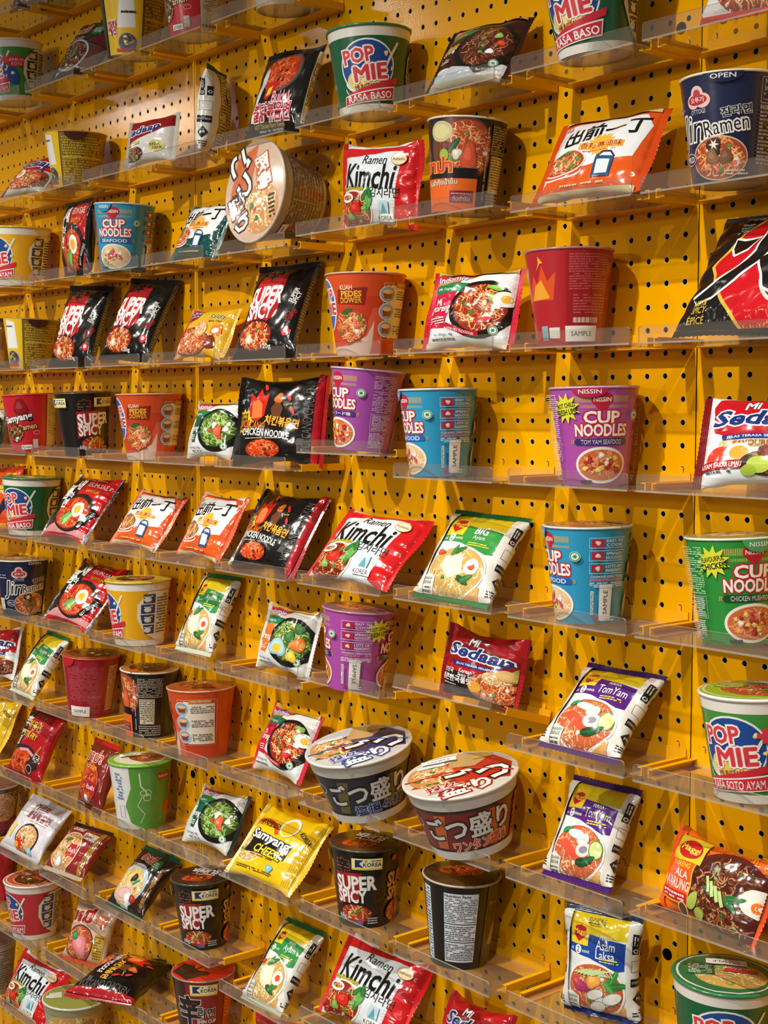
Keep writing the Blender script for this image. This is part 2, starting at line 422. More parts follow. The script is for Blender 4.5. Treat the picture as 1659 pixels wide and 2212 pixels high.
def indomie(a, W, H, lft, food, plate='#17130f', egg=None, bg='#e6e8ea', ribbon='#1f7a4a', lt='Mi\ngoreng'):
    a.G([(-W/2, 0), (-W/2, H), (-14, H), (-20, H*.62), (-32, 8), (-32, 0)], lft)
    a.G([(-W/2, 0), (W/2, 0), (W/2, 20), (0, 14), (-30, 21), (-W/2, 24)], '#dcdee0')
    a.G([(-W/2, H-14), (-W/2, H-32), (-12, H-27), (-2, H-16), (-20, H-14)], ribbon); a.T_('Mi Segera', -35, H-23, 5.5, WH, w=28, b=.015)
    a.G([(-W/2, H-9), (-W/2, H-16), (-20, H-13), (2, H-4)], '#e0a030')
    a.G([(-W/2, H), (-W/2, H-13), (-22, H-10), (4, H-2), (2, H)], RD)
    a.T_('Indomie', -30, H-6.5, 9, '#e8eef8', w=44, b=.02, rot=3, o=(('#2450a8', .07),))
    a.E(19, H*.47, 42, H*.42, plate); a.F(18, H*.49, 35, H*.34, food, n=170, top=9, egg=egg)
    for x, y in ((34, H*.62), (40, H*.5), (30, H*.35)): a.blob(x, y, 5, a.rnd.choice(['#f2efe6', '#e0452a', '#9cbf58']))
    a.T_('Mi', -42, H*.58, 9, WH, w=9, b=.03, sh=.2); a.T_('goreng', -37, H*.46, 11, WH, w=30, b=.02, sh=.2); a.N(-54, H*.27, -28, H*.37, 3, '#f6e0dc')
    a.halal(40, 17, 6); a.T_('Net Weight : 80g', -30, 12, 4, '#333', w=30); a.N(-46, 4, -10, 8, 1, '#555')
    a.R(-W/2, -H*.45, W/2, 2, '#cfc6b0'); a.R(-W/2, H, W/2, H*1.4, '#c6a24a')
@pk('indo_pk', (131, 102), 'h', '#e8e6e6', ('#c81838', '#d01f3c'))
def _(a, W, H):
    indomie(a, W, H, '#c5183f', 'red'); a.line([(-26, 26), (0, 15), (22, 12)], 6, '#b81030'); a.T_('STIR FRY NOODLES', -4, 16.5, 3.4, WH, w=40, rot=-14); a.E(48, H*.6, 13, 11, '#f0f0ea'); a.E(50, H*.6, 6, 5.5, '#f2b93a'); a.blob(36, H*.76, 10, '#8fc050', .5); a.blob(28, H*.3, 9, '#d4242c', .5)
@pk('indo_gr', (122, 97), 'h', '#d8dcd8', ('#bfc8c0', '#16221a'))
def _(a, W, H): indomie(a, W, H, '#0f5a44', 'green'); a.blob(26, H*.45, 9, '#e0623a'); a.blob(18, H*.55, 5, '#f0e6d8')
@pk('indo_eg', (123, 99), 'h', '#dcdcda', ('#d2d4d4', '#e0e2e2'))
def _(a, W, H): indomie(a, W, H, '#e0762a', 'green', egg=None, lt='x'); a.blob(0, 34, 17, '#a8d4e8', .9); a.E(-1, 33, 9, 8, '#efc83a'); a.blob(36, 45, 12, '#d87a2a'); a.blob(20, 55, 10, '#3f7a38'); a.blob(34, 70, 8, '#3a6a30'); a.blob(30, 24, 9, '#e0c040')
@pk('indo_br', (125, 104), 'h', '#3a1813', ('#2e120e', '#3a1712'))
def _(a, W, H):
    indomie(a, W, H, '#401a12', 'dark', bg='#3a1813'); a.G([(-46, 0), (20, 0), (8, 14), (-20, 20), (-46, 12)], '#b9c2c8'); a.T_('Goreng', -36, H*.52, 12, '#e0b84a', w=34, b=.03, sh=.2)
    a.R(-60, -H*.45, 60, 1, '#b8ae98'); a.T_('Net Weight : 60g', 34, 8, 4, WH, w=30)
@pk('indo_dk', (130, 120), 'h', '#2a1610', ('#231009', '#140a08'))
def _(a, W, H):
    a.G([(-60, 0), (60, 0), (60, 50), (10, 58), (-20, 40), (-60, 20)], '#5a2a1c'); a.F(-14, 34, 42, 30, 'dark', '#a8b0b2', 4, n=150)
    a.T_('บะหมี่', -22, H-26, 20, '#b0402c', w=48, b=.05, rot=4, o=(('#d9c9a8', .1),)); a.T_('กึ่งสำเร็จ', -18, 72, 9, '#c8a878', w=40, b=.02); a.star(28, 88, 12, 15, 8, '#1f6a3a'); a.N(20, 82, 36, 94, 4, '#dfe8d8'); a.leaf(-4, 36, 12, 70, '#2f7a4a'); a.G([(20, 60), (60, 50), (60, 96), (34, 74)], '#5a1210')

@pk('kimchi', (157, 118), 'h', '#d8e0e6', ('#cf2024', '#d11a1f'), T=36)
def _(a, W, H):
    a.G([(-W/2, H), (W/2, H), (W/2, H-9), (30, H-7), (-20, H-12), (-W/2, H-16)], '#c4181c')
    a.G([(41, 0), (52, H), (W, H*1.4), (W, -H*.4)], '#c9181c')
    for i in range(3):
        a.add([t for k in range(23) for t in (((41-i*2.2+k*.42, k*5), (42.2-i*2.2+k*.42, k*5), (41.6-i*2.2+k*.42, k*5+1.2)),)], '#d85a5c')
    a.T_('Ramen', 4, H-20, 14, K, w=48, b=.0, sh=.2, rot=-2)
    a.T_('Kimchi', -6, H-45, 36, K, w=100, b=.03, sh=.15, rot=-2)
    a.T_('김치라면', 26, 48, 16, K, w=52, b=.0, rot=-3)
    a.T_('Korean Kimchi Flavor', -42, 55, 6.5, '#e6cc2a', w=58, b=.03, o=(('#2c4a20', .09),))
    a.F(-38, 20, 38, 30, 'red', '#e6ded0', 3, n=130, top=10)
    for k in range(9): a.leaf(-6+a.rnd.uniform(-6, 8), 24+k*3, 10, 60+a.rnd.uniform(-50, 50), a.rnd.choice(['#3f8a3c', '#5fa04a', '#2f6f35', '#78b060']))
    a.ring(-50, 40, 13, 6, 4, '#ece8e0'); a.blob(-42, 12, 7, '#7aa84a'); a.blob(-30, 24, 12, '#c82a18', .8)
    a.R(18, 14, 34, 36, '#bcd4dc'); a.G([(20, 16), (32, 16), (26, 33)], '#5f9fb0'); a.R(12, 4, 44, 15, WH); a.T_('KOREA', 27, 9, 7, K, w=26, b=.01)
    a.E(48, H-20, 12, 9.5, '#a8753a'); a.E(48, H-20, 11.2, 8.7, '#ecd9b4'); a.T_('Authentic', 48, H-20, 4.5, '#7a2a18', w=19, b=.02); a.N(-70, 1.5, -10, 8, 1, '#7a2018', h=.8)

def maggi(a, W, H, col, name, food, kc='#d8c020', big=None, extra=None):
    a.R(-W/2, H*.76, W/2, H, kc); a.R(-W/2, 0, W/2, 8, '#c9a08a')
    a.G([(-W/2, H*.80), (W*.40, H*.74), (W*.40, H*.50), (W*.30, H*.485), (-W*.1, H*.57), (-W/2, H*.60)], col)
    x0, y0 = -W*.27, H*.765; k = W/98
    a.R(x0-15*k, y0-12*k, x0+14*k, y0+13*k, '#e8c62a'); a.G([(x0-11*k, y0), (x0-8*k, y0+7*k), (x0, y0+9*k), (x0+8*k, y0+7*k), (x0+11*k, y0), (x0+6*k, y0-5*k), (x0, y0-9*k), (x0-6*k, y0-5*k)], '#b8201c')
    a.T_('Maggi', x0, y0+1*k, 7*k, '#f4d84a', w=19*k, b=.03)
    a.E(x0, H*.625, 5*k, 5*k, WH); a.T_('2', x0, H*.625, 6*k, col, b=.03); a.T_('mi', x0-11*k, H*.625, 3.5*k, WH); a.T_('minit', x0+12*k, H*.62, 3.5*k, WH)
    if big: a.T_('BIG', W*.12, H*.725, 11, WH, b=.04); a.T_(name, W*.13, H*.64, 8, WH, b=.0)
    elif ' ' in name and len(name) > 8: a.T_('PERISA', W*.13, H*.765, 4, WH); a.T_(name.split()[0], W*.13, H*.70, 10, WH, w=26, b=.01); a.T_(name.split()[1], W*.13, H*.615, 10, WH, w=26, b=.01)
    else: a.T_('PERISA', W*.12, H*.73, 4, WH); a.T_(name, W*.14, H*.655, 11, WH, w=38*k if len(name) > 4 else 29*k, b=.005)
    a.N(W*.02, H*.545, W*.32, H*.59, 2, '#e8d84a')
    a.R(-W/2, 8, W*.40, H*.17, '#e0a860'); a.F(-1, H*.29, W*.40, H*.23, food, '#f2efe8', 2.5, n=130, top=6)
    (extra or (lambda *q: None))(a, W, H)
    a.G([(-W*.5, H*.05), (-W*.27, H*.05), (-W*.25, H*.2), (-W*.36, H*.235), (-W*.5, H*.21)], '#ddddd2'); a.T_('KEBAIKAN', -W*.37, H*.185, 3.6, '#333', w=18, b=.02); a.T_('SEBENAR', -W*.37, H*.148, 3.6, '#333', w=17, b=.02); a.N(-W*.46, H*.07, -W*.3, H*.12, 2, '#555')
    # white side strip with recycling boxes
    for sx in (1, -1):
        xa, xb = sorted((sx*W*.42, sx*W*.78)); a.R(xa, 9, xb, H-9, '#dedbd2'); c = sx*W*.56
        a.ring(c, H*.75, W*.1, H*.12, .5, '#555', n=4, rot=0)
        a.R(c-8, H*.66, c-1, H*.84, '#1d1b1a'); a.R(c+1.2, H*.66, c+8, H*.76, '#1d1b1a'); a.ring(c-4.4, H*.69, 2, 2, 1, '#ddd', n=6); a.ring(c+4.6, H*.70, 2, 2, 1, '#ddd', n=6); a.N(c-6.8, H*.74, c-2.4, H*.82, 2, '#ccc', vert=True)
        a.line([(c-8, H*.5), (c+8, H*.5), (c+8, H*.60), (c-8, H*.60), (c-8, H*.5)], .5, '#444')
        a.R(c-8.5, H*.37, c+8.5, H*.44, '#1d1b1a'); a.T_('KTNMA BISUN', c, H*.405, 2.6, WH, w=14)
        a.G([(c-6, H*.26), (c, H*.19), (c+6, H*.26), (c, H*.33)], '#222'); a.T_('MS', c, H*.26, 3.4, WH); a.N(c-7, H*.1, c+7, H*.17, 3, '#333')
        xa, xb = sorted((sx*W*.78, sx*W)); a.R(xa, 9, xb, H-9, '#bfb9a2'); a.N(xa+1, 12, xb-1, H-12, 26, '#4a4436')
def shrimp(a, W, H):
    a.G([(-W*.36, H*.34), (-W*.2, H*.38), (W*.0, H*.31), (W*.1, H*.22), (-W*.02, H*.2), (-W*.2, H*.27)], '#e8583c'); a.E(W*.06, H*.40, 9, 6.5, '#e6e2de', .4); a.E(W*.1, H*.31, 11, 8, '#dcd8d6', .3); a.E(W*.1, H*.31, 6, 4, '#8f8a94', .3)
    a.E(W*.28, H*.335, 10, 11, '#5f8a2c'); a.E(W*.28, H*.335, 8.6, 9.6, '#cfe08a'); a.leaf(W*.13, H*.205, 13, 10, '#1f4a28'); a.leaf(W*.2, H*.235, 10, 30, '#245a30'); a.leaf(-W*.24, H*.46, 9, 15, '#2f8a5a'); a.E(-W*.05, H*.43, 14, 5, '#efeadc', -.1)
def fish(a, W, H):
    a.leaf(W*.24, H*.4, 14, 60, '#3f8a3c'); a.leaf(W*.32, H*.36, 12, 10, '#357a35'); a.leaf(W*.2, H*.33, 10, -40, '#4f9a48'); a.blob(-W*.2, H*.3, 12, '#b8327a', .6); a.blob(-W*.27, H*.33, 8, '#d2485a', .7); a.blob(-W*.02, H*.37, 9, '#f0a84a')
    for x, y in ((.0, .25), (.1, .19), (.24, .24), (.02, .14)): a.E(W*x, H*y, 13, 6, '#e4e2dc', .35); a.ring(W*x, H*y, 13, 6, .8, '#8a8c90', rot=.35)
    for k in range(6): a.line([(-W*.3+k*5, H*.42), (-W*.1+k*6, H*.47+k*.4), (W*.1+k*3, H*.43)], 1.6, '#c8d898')
def chick(a, W, H):
    a.G([(-W*.2, H*.42), (W*.05, H*.44), (W*.12, H*.26), (-W*.05, H*.2), (-W*.22, H*.3)], '#ece6c8'); a.E(W*.22, H*.34, 11, 10, '#f2efe6'); a.E(W*.22, H*.34, 5.5, 5, '#e0582a'); a.leaf(-W*.02, H*.49, 10, 30); a.leaf(-W*.1, H*.48, 9, 70, '#3f8040'); a.leaf(W*.15, H*.2, 11, -20, '#2a5a2c'); a.leaf(W*.2, H*.23, 10, 30, '#3f7a38'); a.blob(-W*.3, H*.45, 7, '#d8482e', .6)
pk('tomyam', (98, 125), 'v', '#e2e4e4', ('#4a1d6e', '#3d1858'), 36)(lambda a, W, H: maggi(a, W, H, '#54227c', 'TomYam', 'tom', extra=shrimp))
pk('asam', (98, 125), 'v', '#e2e4e4', ('#18306e', '#10264f'), 36)(lambda a, W, H: (maggi(a, W, H, '#1c469c', 'Asam Laksa', 'tom', extra=fish), a.T_('30 09 2024  C', -2, H*.885, 3.4, '#333', w=24), a.N(-14, H*.85, 11, H*.87, 1, '#333')))
pk('ayam', (92, 135), 'v', '#dfe0da', ('#c4cbb8', '#1d6b34'), 34)(lambda a, W, H: maggi(a, W, H, '#2f8a42', 'Ayam', 'yellow', extra=chick))
pk('bigayam', (120, 135), 'v', '#e0e2e0', ('#1f7a38', '#155a28'), 38)(lambda a, W, H: maggi(a, W, H, '#35913f', 'Ayam', 'yellow', big=True, extra=chick))
@pk('warung', (151, 96), 'h', '#e2641c', ('#e25a14', '#d9501a'), 38)
def _(a, W, H):
    for i in range(9):
        for j in range(5): a.ring(-28+i*12+(j % 2)*6, 6+j*21, 8, 8, .8, '#f0903a', n=14)
    a.G([(-W/2, 0), (-W/2, H), (-56, H), (-58, 60), (-66, 20), (-50, 0)], '#e05a18')
    a.F(30, 40, 50, 46, 'dark', '#5a1f1c', 5, n=260, top=12, size=1.1)
    a.R(-60, 14, -16, 62, '#e6591c'); a.R(-17, 8, -15, 66, '#efb32a'); a.R(-61, 12, -15, 14, '#efb32a')
    a.R(-58, 62, -10, 92, '#dcc22e'); a.E(-34, 77, 19, 11, '#b8201e'); a.T_('Maggi', -34, 77, 9, '#f2dc5a', w=30, b=.03)
    a.T_('GORENG', -38, 57, 6, '#f4d23a', w=32, b=.02); a.T_('ALA', -32, 47, 8, WH, b=.02); a.T_('WARUNG', -38, 34, 13, WH, w=42, b=.02); a.R(-60, 15, -16, 25, '#c01c20'); a.N(-58, 16, -20, 24, 2, '#f2d8d0')
    for k in range(4): a.line([(4+k*7, 56-k*4), (12+k*7, 38-k*3)], 4, '#b8d488')
    a.E(-8, 22, 6, 11, '#a8b850', -.4); a.E(2, 10, 7, 8, '#9fb04a'); a.E(66, 46, 18, 17, '#efe9de'); a.E(68, 42, 8, 7.5, '#ea7a22'); a.leaf(44, 42, 12, 20); a.leaf(40, 34, 10, -40); a.E(-22, 8, 8, 9, '#e9cf9a'); a.E(-22, 8, 6.6, 7.6, '#5a3218')

@pk('ss', (119, 153), 'v', '#14110f', ('#0f0d0c', '#0e0c0b'), 40)
def _(a, W, H):
    a.G([(-44, 70), (-36, 128), (20, 128), (24, 60), (-10, 40), (-44, 30)], '#a81a1c'); a.G([(-44, 80), (-40, 120), (10, 122), (20, 80)], '#c21f22')
    a.T_('辛', -14, H-22, 24, K, b=.06, o=(('#a83830', .1),)); a.T_('RED', -2, H-37, 7, '#7a1414', b=.03, o=(('#d04a40', .08),))
    a.T_('SUPER', -11, 93, 28, WH, w=70, b=.06); a.T_('SPICY', -15, 67, 22, WH, w=55, b=.06)
    a.F(-16, 32, 36, 20, 'red', '#3a0f0b', 3, n=150); a.blob(-26, 26, 6, '#e8d8c0'); a.T_('120g', 10, 16, 7, WH, w=20, b=.03)
    a.T_('SUPER', 45, 92, 7, '#d8d4cc', w=24, rot=75, b=.04); a.T_('SPICY', 52, 88, 7, '#d8d4cc', w=20, rot=75, b=.04); a.T_('辛', 46, 58, 13, K, b=.05, o=(('#b02020', .12),)); a.T_('라면', 53, 64, 7, '#b02020', rot=60, b=.04)
    a.E(47, 36, 7, 7, '#c81a1e'); a.E(47, 37, 3.4, 3.4, '#f0dcd8'); a.N(54, 20, 56, 40, 1, '#ccc', vert=True); a.R(62, 12, 96, H-12, '#3a352f'); a.N(64, 16, 94, H-18, 26, '#8f8878')
@pk('vol', (154, 130), 'h', '#15110f', ('#100d0c', '#a81620'), 40)
def _(a, W, H):
    a.star(-56, 62, 15, 22, 12, '#e8b820'); a.R(-68, 46, -44, 78, '#e8b820'); a.N(-65, 48, -47, 76, 4, '#3a2008', h=.9)
    a.G([(-44, 70), (-46, 108), (-34, 100), (-28, 116), (-20, 102), (-12, 108), (-16, 70), (-30, 60)], '#c42018'); a.G([(-40, 66), (-40, 90), (-30, 98), (-22, 90), (-20, 68)], '#e8783a'); a.G([(-6, 82), (6, 98), (14, 82), (10, 66), (-2, 66)], '#6a3c20'); a.blob(6, 98, 8, '#d06a2a')
    a.T_('VOLCANO', -36, 56, 12, '#e8761c', w=46, b=.03, rot=-8, o=((K, .09),)); a.T_('치킨볶음면', 14, 60, 15, '#f0c83a', w=56, b=.02, rot=-8, o=(('#8a3a10', .09),))
    a.T_('CHICKEN NOODLE', -14, 43, 11, WH, w=84, b=.03, rot=-6, o=((K, .06),), arc=-2); a.N(-50, 33, 20, 36, 1, '#c8b8a8')
    a.F(-18, 17, 30, 15, 'fire', '#2a1008', 2, n=130, top=5)
    for x, y in ((22, 100), (30, 78), (-20, 118)): a.leaf(x, y, 7, 120, '#d82c24')
    a.T_('Curry', 22, 88, 5, '#e8d048', rot=10); a.ring(36, 66, 6, 6, .7, '#777', n=16)
    a.T_('VOLCANO CHICKEN', 53, 66, 13, '#6e6862', w=108, rot=90, b=-.012); a.T_('삼양', -64, 96, 7, '#c8c8c8', b=.02)
    for k in range(5): a.line([(38+k*2, 24), (41+k*2, 34)], .9, '#777')
    a.R(60, -20, 70, H+20, '#a81620')
@pk('cheese', (150, 122), 'h', '#e6bf12', ('#e8c414', '#e2bc10'), 38)
def _(a, W, H):
    a.ring(-38, 62, 40, 36, 7, '#d8401c', a0=.4, a1=5.4); a.F(-38, 40, 30, 22, 'yellow', '#f2e2a0', 2, n=90)
    a.T_('무지맛있는', -24, 92, 11, K, w=54, b=.02, rot=-4); a.G([(-44, 34), (38, 38), (40, 66), (-44, 74)], K)
    a.T_('Samyang', -6, 64, 21, WH, w=86, b=.04, rot=-5, o=((K, .13),)); a.T_('CHEESE', 4, 43, 14, '#f2cf1e', w=60, b=.04, sh=.2, rot=-4, o=((K, .1),)); a.N(-30, 31, 20, 34, 1, '#7a2a10')
    a.T_('KOREA', 50, 88, 8, K, w=24, rot=-30, b=.02); a.E(16, 96, 17, 20, WH); a.E(16, 94, 13.5, 16, '#eabf1a'); a.blob(20, 18, 9, '#7fc0c8', .7); a.N(-50, 6, 30, 12, 2, '#4a3a08')
    for k in range(5): a.line([(52+k*3, 2), (52+k*3, H-2)], .6, '#b8940c')
def teum(a, W, H):
    a.G([(-W/2, 0), (-W/2, H), (-4, H), (-10, 80), (-40, 0)], K); a.G([(-W/2, 0), (W/2, 0), (W/2, 12), (-30, 18)], '#c88a88')
    a.E(12, 48, 50, 44, '#1d1817'); a.F(10, 46, 43, 36, 'fire', '#3a1512', 3, n=200, top=8); a.E(24, 54, 15, 17, '#f2efe8', .3); a.E(24, 54, 8.5, 9.5, '#edb43c', .3); a.leaf(2, 36, 16, 40, '#5f9a48'); a.leaf(8, 30, 14, 60, '#8abf68'); a.blob(-14, 62, 11, '#c02018', .7)
    a.T_('틈', -42, H-46, 32, WH, b=.06, sh=.1); a.T_('새', -19, H-26, 26, WH, b=.05); a.T_('라', -20, H-54, 14, WH, b=.03); a.T_('면', -26, H-74, 20, WH, b=.05)
    a.T_('TEUM-SAE', 30, H-22, 11, '#efd0c4', w=54, b=.01); a.T_('RAMYUN', 30, H-38, 8, '#e8a020', w=34, b=.03); a.N(0, H-10, 44, H-6, 1, '#e8c0b8')
    a.line([(40, 14), (62, 60)], 10, K); a.T_('BEST BEFORE', 52, 36, 5, '#ccc', w=40, rot=64); a.R(W*.5, -20, W, H+20, '#1a1512')
pk('teum', (150, 138), 'h', '#b8161c', ('#141010', '#171212'), 40)(teum)
pk('teum0', (125, 135), 'v', '#b8161c', ('#141010', '#171212'), 36)(teum)
@pk('buldak', (118, 135), 'v', '#171411', ('#12100e', '#12100e'), 38)
def _(a, W, H):
    a.E(4, 92, 42, 34, '#4a4644'); a.F(2, 92, 38, 30, 'fire', '#6a6462', 2, n=190, top=5)
    a.G([(-48, 20), (-40, 86), (-30, 100), (-24, 76), (-34, 50), (-36, 20)], '#d8d8d4'); a.G([(-22, 52), (-18, 72), (-4, 78), (6, 70), (-2, 56), (-12, 48)], '#c8201c'); a.G([(-18, 54), (-14, 66), (-4, 68), (-8, 56)], '#f0d02a')
    a.T_('Buldak', 20, 50, 17, '#e6b8c0', w=40, b=.03, rot=-3, o=(('#9a1c2c', .08),)); a.T_('불닭볶음면', 0, 31, 24, '#b8283a', w=84, b=.03, rot=-2, o=(('#f0d4d8', .1),)); a.T_('HOT Chicken Flavor Ramen', -4, 14, 5, '#c8b838', w=70); a.N(-30, 8, 24, 11, 1, '#ccc')
    a.R(62, 12, 84, H-14, '#cfc49a'); a.N(63, 14, 74, H-30, 5, '#5a4a28', vert=True, h=.7); a.R(64, 16, 82, 40, '#e8e0c8')
def stir(a, W, H):
    a.G([(-W/2, 20), (-W/2, H), (-30, H), (-26, 60), (-40, 20)], '#1a1412'); a.T_('辛', -38, 110, 24, WH, b=.04); a.N(-48, 60, -32, 92, 3, '#ccc', vert=True, h=.8)
    a.E(-6, 36, 46, 28, '#2c2422'); a.F(-14, 30, 38, 26, 'fire', n=150); a.G([(10, 10), (44, 26), (40, 50), (12, 34)], '#2a2220')
    a.T_('볶음면', -6, 104, 17, '#e6c42a', w=44, b=.03, rot=-4); a.T_('STIR FRY', -6, 84, 12, '#e8b828', w=50, b=.03, rot=-4, o=(('#4a0c08', .09),)); a.T_('Korean', 34, 62, 5, '#e0b030', w=18, rot=70); a.T_('辛', 36, 46, 14, K, b=.05, o=((WH, .1),)); a.ring(22, 22, 8, 8, 1.4, '#eaa8a0', n=18); a.line([(-22, 52), (4, 56), (26, 48)], 6, '#d88a98')
pk('stir', (108, 140), 'v', '#a8121c', ('#8a0e16', '#7a0e14'), 36)(stir)
def sedaap(a, W, H, white=True, name='Sedaap', fl='AYAM BAKAR LIMAU'):
    if white:
        a.G([(-50, H-10), (-46, H-48), (-30, H-58), (W/2, H-54), (W/2, H), (-44, H)], '#b81620')
    else: a.G([(-W/2, H-24), (-20, H-14), (10, H-6), (24, H-22), (W/2, H-30), (W/2, H-46), (-W/2, H-52)], '#8f0f18')
    a.T_('Mi', -8, H-14, 11, WH, b=.05, sh=.2, o=(('#14285a', .1),) if not white else (('#222', .08),))
    a.T_('Sedaap', 2, H-36 if white else H-33, 27 if white else 23, '#1b3272', w=98, b=.05, sh=.2, rot=-3, o=((WH, .12),))
    j = 0 if white else 9
    a.R(-36, H-62+j, 40, H-55+j, '#1e2e78'); a.T_('JELAS TERASA SEDAPNYA', 2, H-58.5+j, 4, WH, w=66, b=.02)
    if white:
        a.R(-38, H-72, 40, H-63, '#c8b070'); a.T_('FAVOURITE!', 0, H-67.5, 7, '#8a3a1a', w=46, b=.04)
        a.E(-36, 26, 15, 14, '#d8402c'); a.E(-18, 30, 15, 13, '#f0ece0'); a.E(-17, 31, 10, 8.5, '#eaa83c'); a.F(24, 18, 40, 17, 'dark', n=120); a.blob(16, 30, 14, '#7a2e1a', .6); a.blob(38, 33, 15, '#8a3a20', .5); a.E(4, 16, 12, 10, '#b4c84a'); a.E(-6, 9, 8, 6, '#9fb83c')
        a.R(-W/2+9, 12, -14, 22, '#a8141c'); a.T_(fl, -34, 17, 5.5, WH, w=42, b=.03); a.N(-50, 7, -24, 11, 1, '#444')
    else:
        a.G([(-W/2, 0), (-W/2, H*.42), (-6, H*.36), (20, 0)], '#1a1416'); a.E(28, 22, 42, 24, '#2a2020'); a.F(30, 24, 38, 22, 'orange', n=150, top=6); a.F(34, 40, 20, 10, 'pale', n=60, top=0); a.E(4, 22, 10, 9, '#e8a83a')
        a.T_('한민국', -44, 38, 8, WH, w=22, b=.03); a.T_('Korean', -12, 41, 6, WH, w=22, b=.02); a.T_('Spicy Soup', -8, 34, 6, WH, w=32, b=.02); a.T_('얼큰한국물맛', -28, 27, 9, WH, w=56, b=.04); a.N(-50, 16, -20, 20, 1, '#bbb')
        a.G([(46, H-50), (64, H-30), (64, 40), (50, 40)], '#a8b048'); a.E(46, H-52, 13, 8, '#d8b070')
pk('sedw', (128, 110), 'h', '#dfe3e6', ('#7a1418', '#d8dcde'), 36)(lambda a, W, H: sedaap(a, W, H))
pk('sedr', (130, 100), 'h', '#b4141c', ('#8a0e16', '#a3121a'), 36)(lambda a, W, H: sedaap(a, W, H, False))
pk('sedr2', (130, 105), 'h', '#c01820', ('#c01820', '#a3121a'), 36)(lambda a, W, H: sedaap(a, W, H, False))
def seds(a, W, H):
    a.G([(-W/2, H), (W/2, H), (W/2, H-18), (14, H-34), (-W/2, H-50)], '#8f1018'); a.T_('Sedaap', -12, H-26, 19, '#1b3272', w=74, b=.05, sh=.2, rot=6, o=((WH, .12),)); a.F(-30, 16, 24, 14, 'dark', n=60); a.E(22, 24, 15, 11, '#cfc070'); a.T_('KRIUK', 20, 27, 5, '#222', w=18, b=.03); a.T_('KRIUK', 24, 20, 5, '#222', w=18, b=.03); a.R(-50, 33, -12, 38, '#c8a860')
pk('seds', (110, 85), 'h', '#d6d4ce', ('#b0aca4', '#c8c4ba'), 32)(seds)
pk('seds2', (125, 100), 'h', '#c8c4bc', ('#7a1c18', '#b8b4aa'), 34)(lambda a, W, H: (sedaap(a, W, H), a.F(-6, 24, 50, 22, 'orange', n=120, egg=(-14, 36, 13))))
@pk('hot', (150, 160), 'v', '#181412', ('#14110f', '#1c1816'), 38)
def _(a, W, H):
    a.G([(-6, H), (-56, 78), (-30, 40), (6, 6), (48, 6), (W/2, 40), (W/2, H)], '#d8b040'); a.G([(0, H), (-51, 78), (-27, 43), (9, 8), (45, 8), (W/2, 44), (W/2, H)], '#c4101c')
    a.F(56, 66, 32, 34, 'red', '#d8d0c0', 4, n=150)
    st = [[(-66, 44), (-40, 60), (-14, 84), (2, 108), (6, 150), (22, 150), (20, 112), (10, 92), (-12, 66), (-40, 44), (-60, 38)], [(10, 96), (22, 72), (30, 52), (50, 44), (78, 38), (70, 52), (48, 66), (30, 88), (22, 104)], [(-34, 116), (-26, 104), (-12, 112), (-2, 130), (-22, 126), (-34, 130)], [(38, 118), (52, 104), (66, 110), (62, 124), (44, 128), (30, 122)]]
    st = [[(x, 4+y*.82) for x, y in p] for p in st]
    for k, c in ((1, WH), (0, K)):
        for p in st:
            cx_, cy_ = np.mean(p, 0)
            if k: a.line(p+[p[0], p[1]], 6, c)
            else: a.G(p, c)
    a.T_('HOT&', -52, 34, 7, '#d8b040', w=20, sh=.2); a.T_('SPICY', -51, 26, 7, '#d8b040', w=22, sh=.2); a.T_('ÉPICÉ', -54, 17, 8, '#d8b040', w=25, sh=.1)
    a.T_('HOT', 44, 150, 12, '#e8c040', b=.03, sh=.2); a.T_('RAMEN', 46, 136, 11, '#e8c040', b=.03, sh=.2); a.T_('화라면', 46, 122, 10, '#e8c040', b=.02); a.T_('Paldo', -26, 146, 8, '#b03030', w=26, o=((WH, .08),)); a.N(-40, 118, -24, 136, 4, '#bbb')
@pk('kuah', (120, 95), 'h', '#d8a824', ('#b02020', '#dcb030'), 32)
def _(a, W, H):
    a.G([(-60, H), (-8, H), (-20, H-24), (-60, H-34)], '#a81c20'); a.T_('Sedaap', -34, H-14, 12, '#20306a', w=40, b=.05, o=((WH, .12),)); a.T_('Salda', 22, H-18, 11, K, w=32, sh=.2, o=(('#f0e0a0', .08),)); a.T_('Spicy Club', 24, H-30, 5, K, w=28)
    a.F(-18, 24, 40, 26, 'orange', '#5a2a18', 2, n=150); a.F(0, 48, 14, 16, 'pale', n=50, top=0); a.blob(28, 22, 12, '#7a3018'); a.G([(24, 36), (44, 38), (40, 60), (22, 56)], '#e07a2a'); a.E(32, 46, 6, 6, WH)
def redbowl(a, W, H, t1, c1, food, t2=None, bc='#eee'):
    a.E(-4, H*.38, W*.40, H*.30, '#3a1512'); a.F(-4, H*.38, W*.36, H*.27, food, bc, 2.5, n=150)
    a.T_(t1, -4, H-30, 22, c1, w=W*.62, b=.04, o=(('#f0d8c0', .09),))
    if t2: a.T_(t2, -4, H-50, 10, '#e8a838', w=W*.5, b=.02)
@pk('kuhan', (100, 130), 'v', '#7a1f14', ('#5a1810', '#c01c1c'), 34)
def _(a, W, H): redbowl(a, W, H, 'มาม่า', '#a8241c', 'fire', 'kuhan', '#c8584a'); a.G([(-6, 36), (34, 30), (34, 52), (-4, 56)], '#a8242c'); a.T_('ต้มยำ', 14, 43, 9, WH, w=30, b=.02); a.blob(2, 22, 10, '#e8e4e0', .6)
pk('kuhan2', (115, 125), 'v', '#7a1f14', ('#6a1810', '#c01c1c'), 34)(PK['kuhan']['art'])
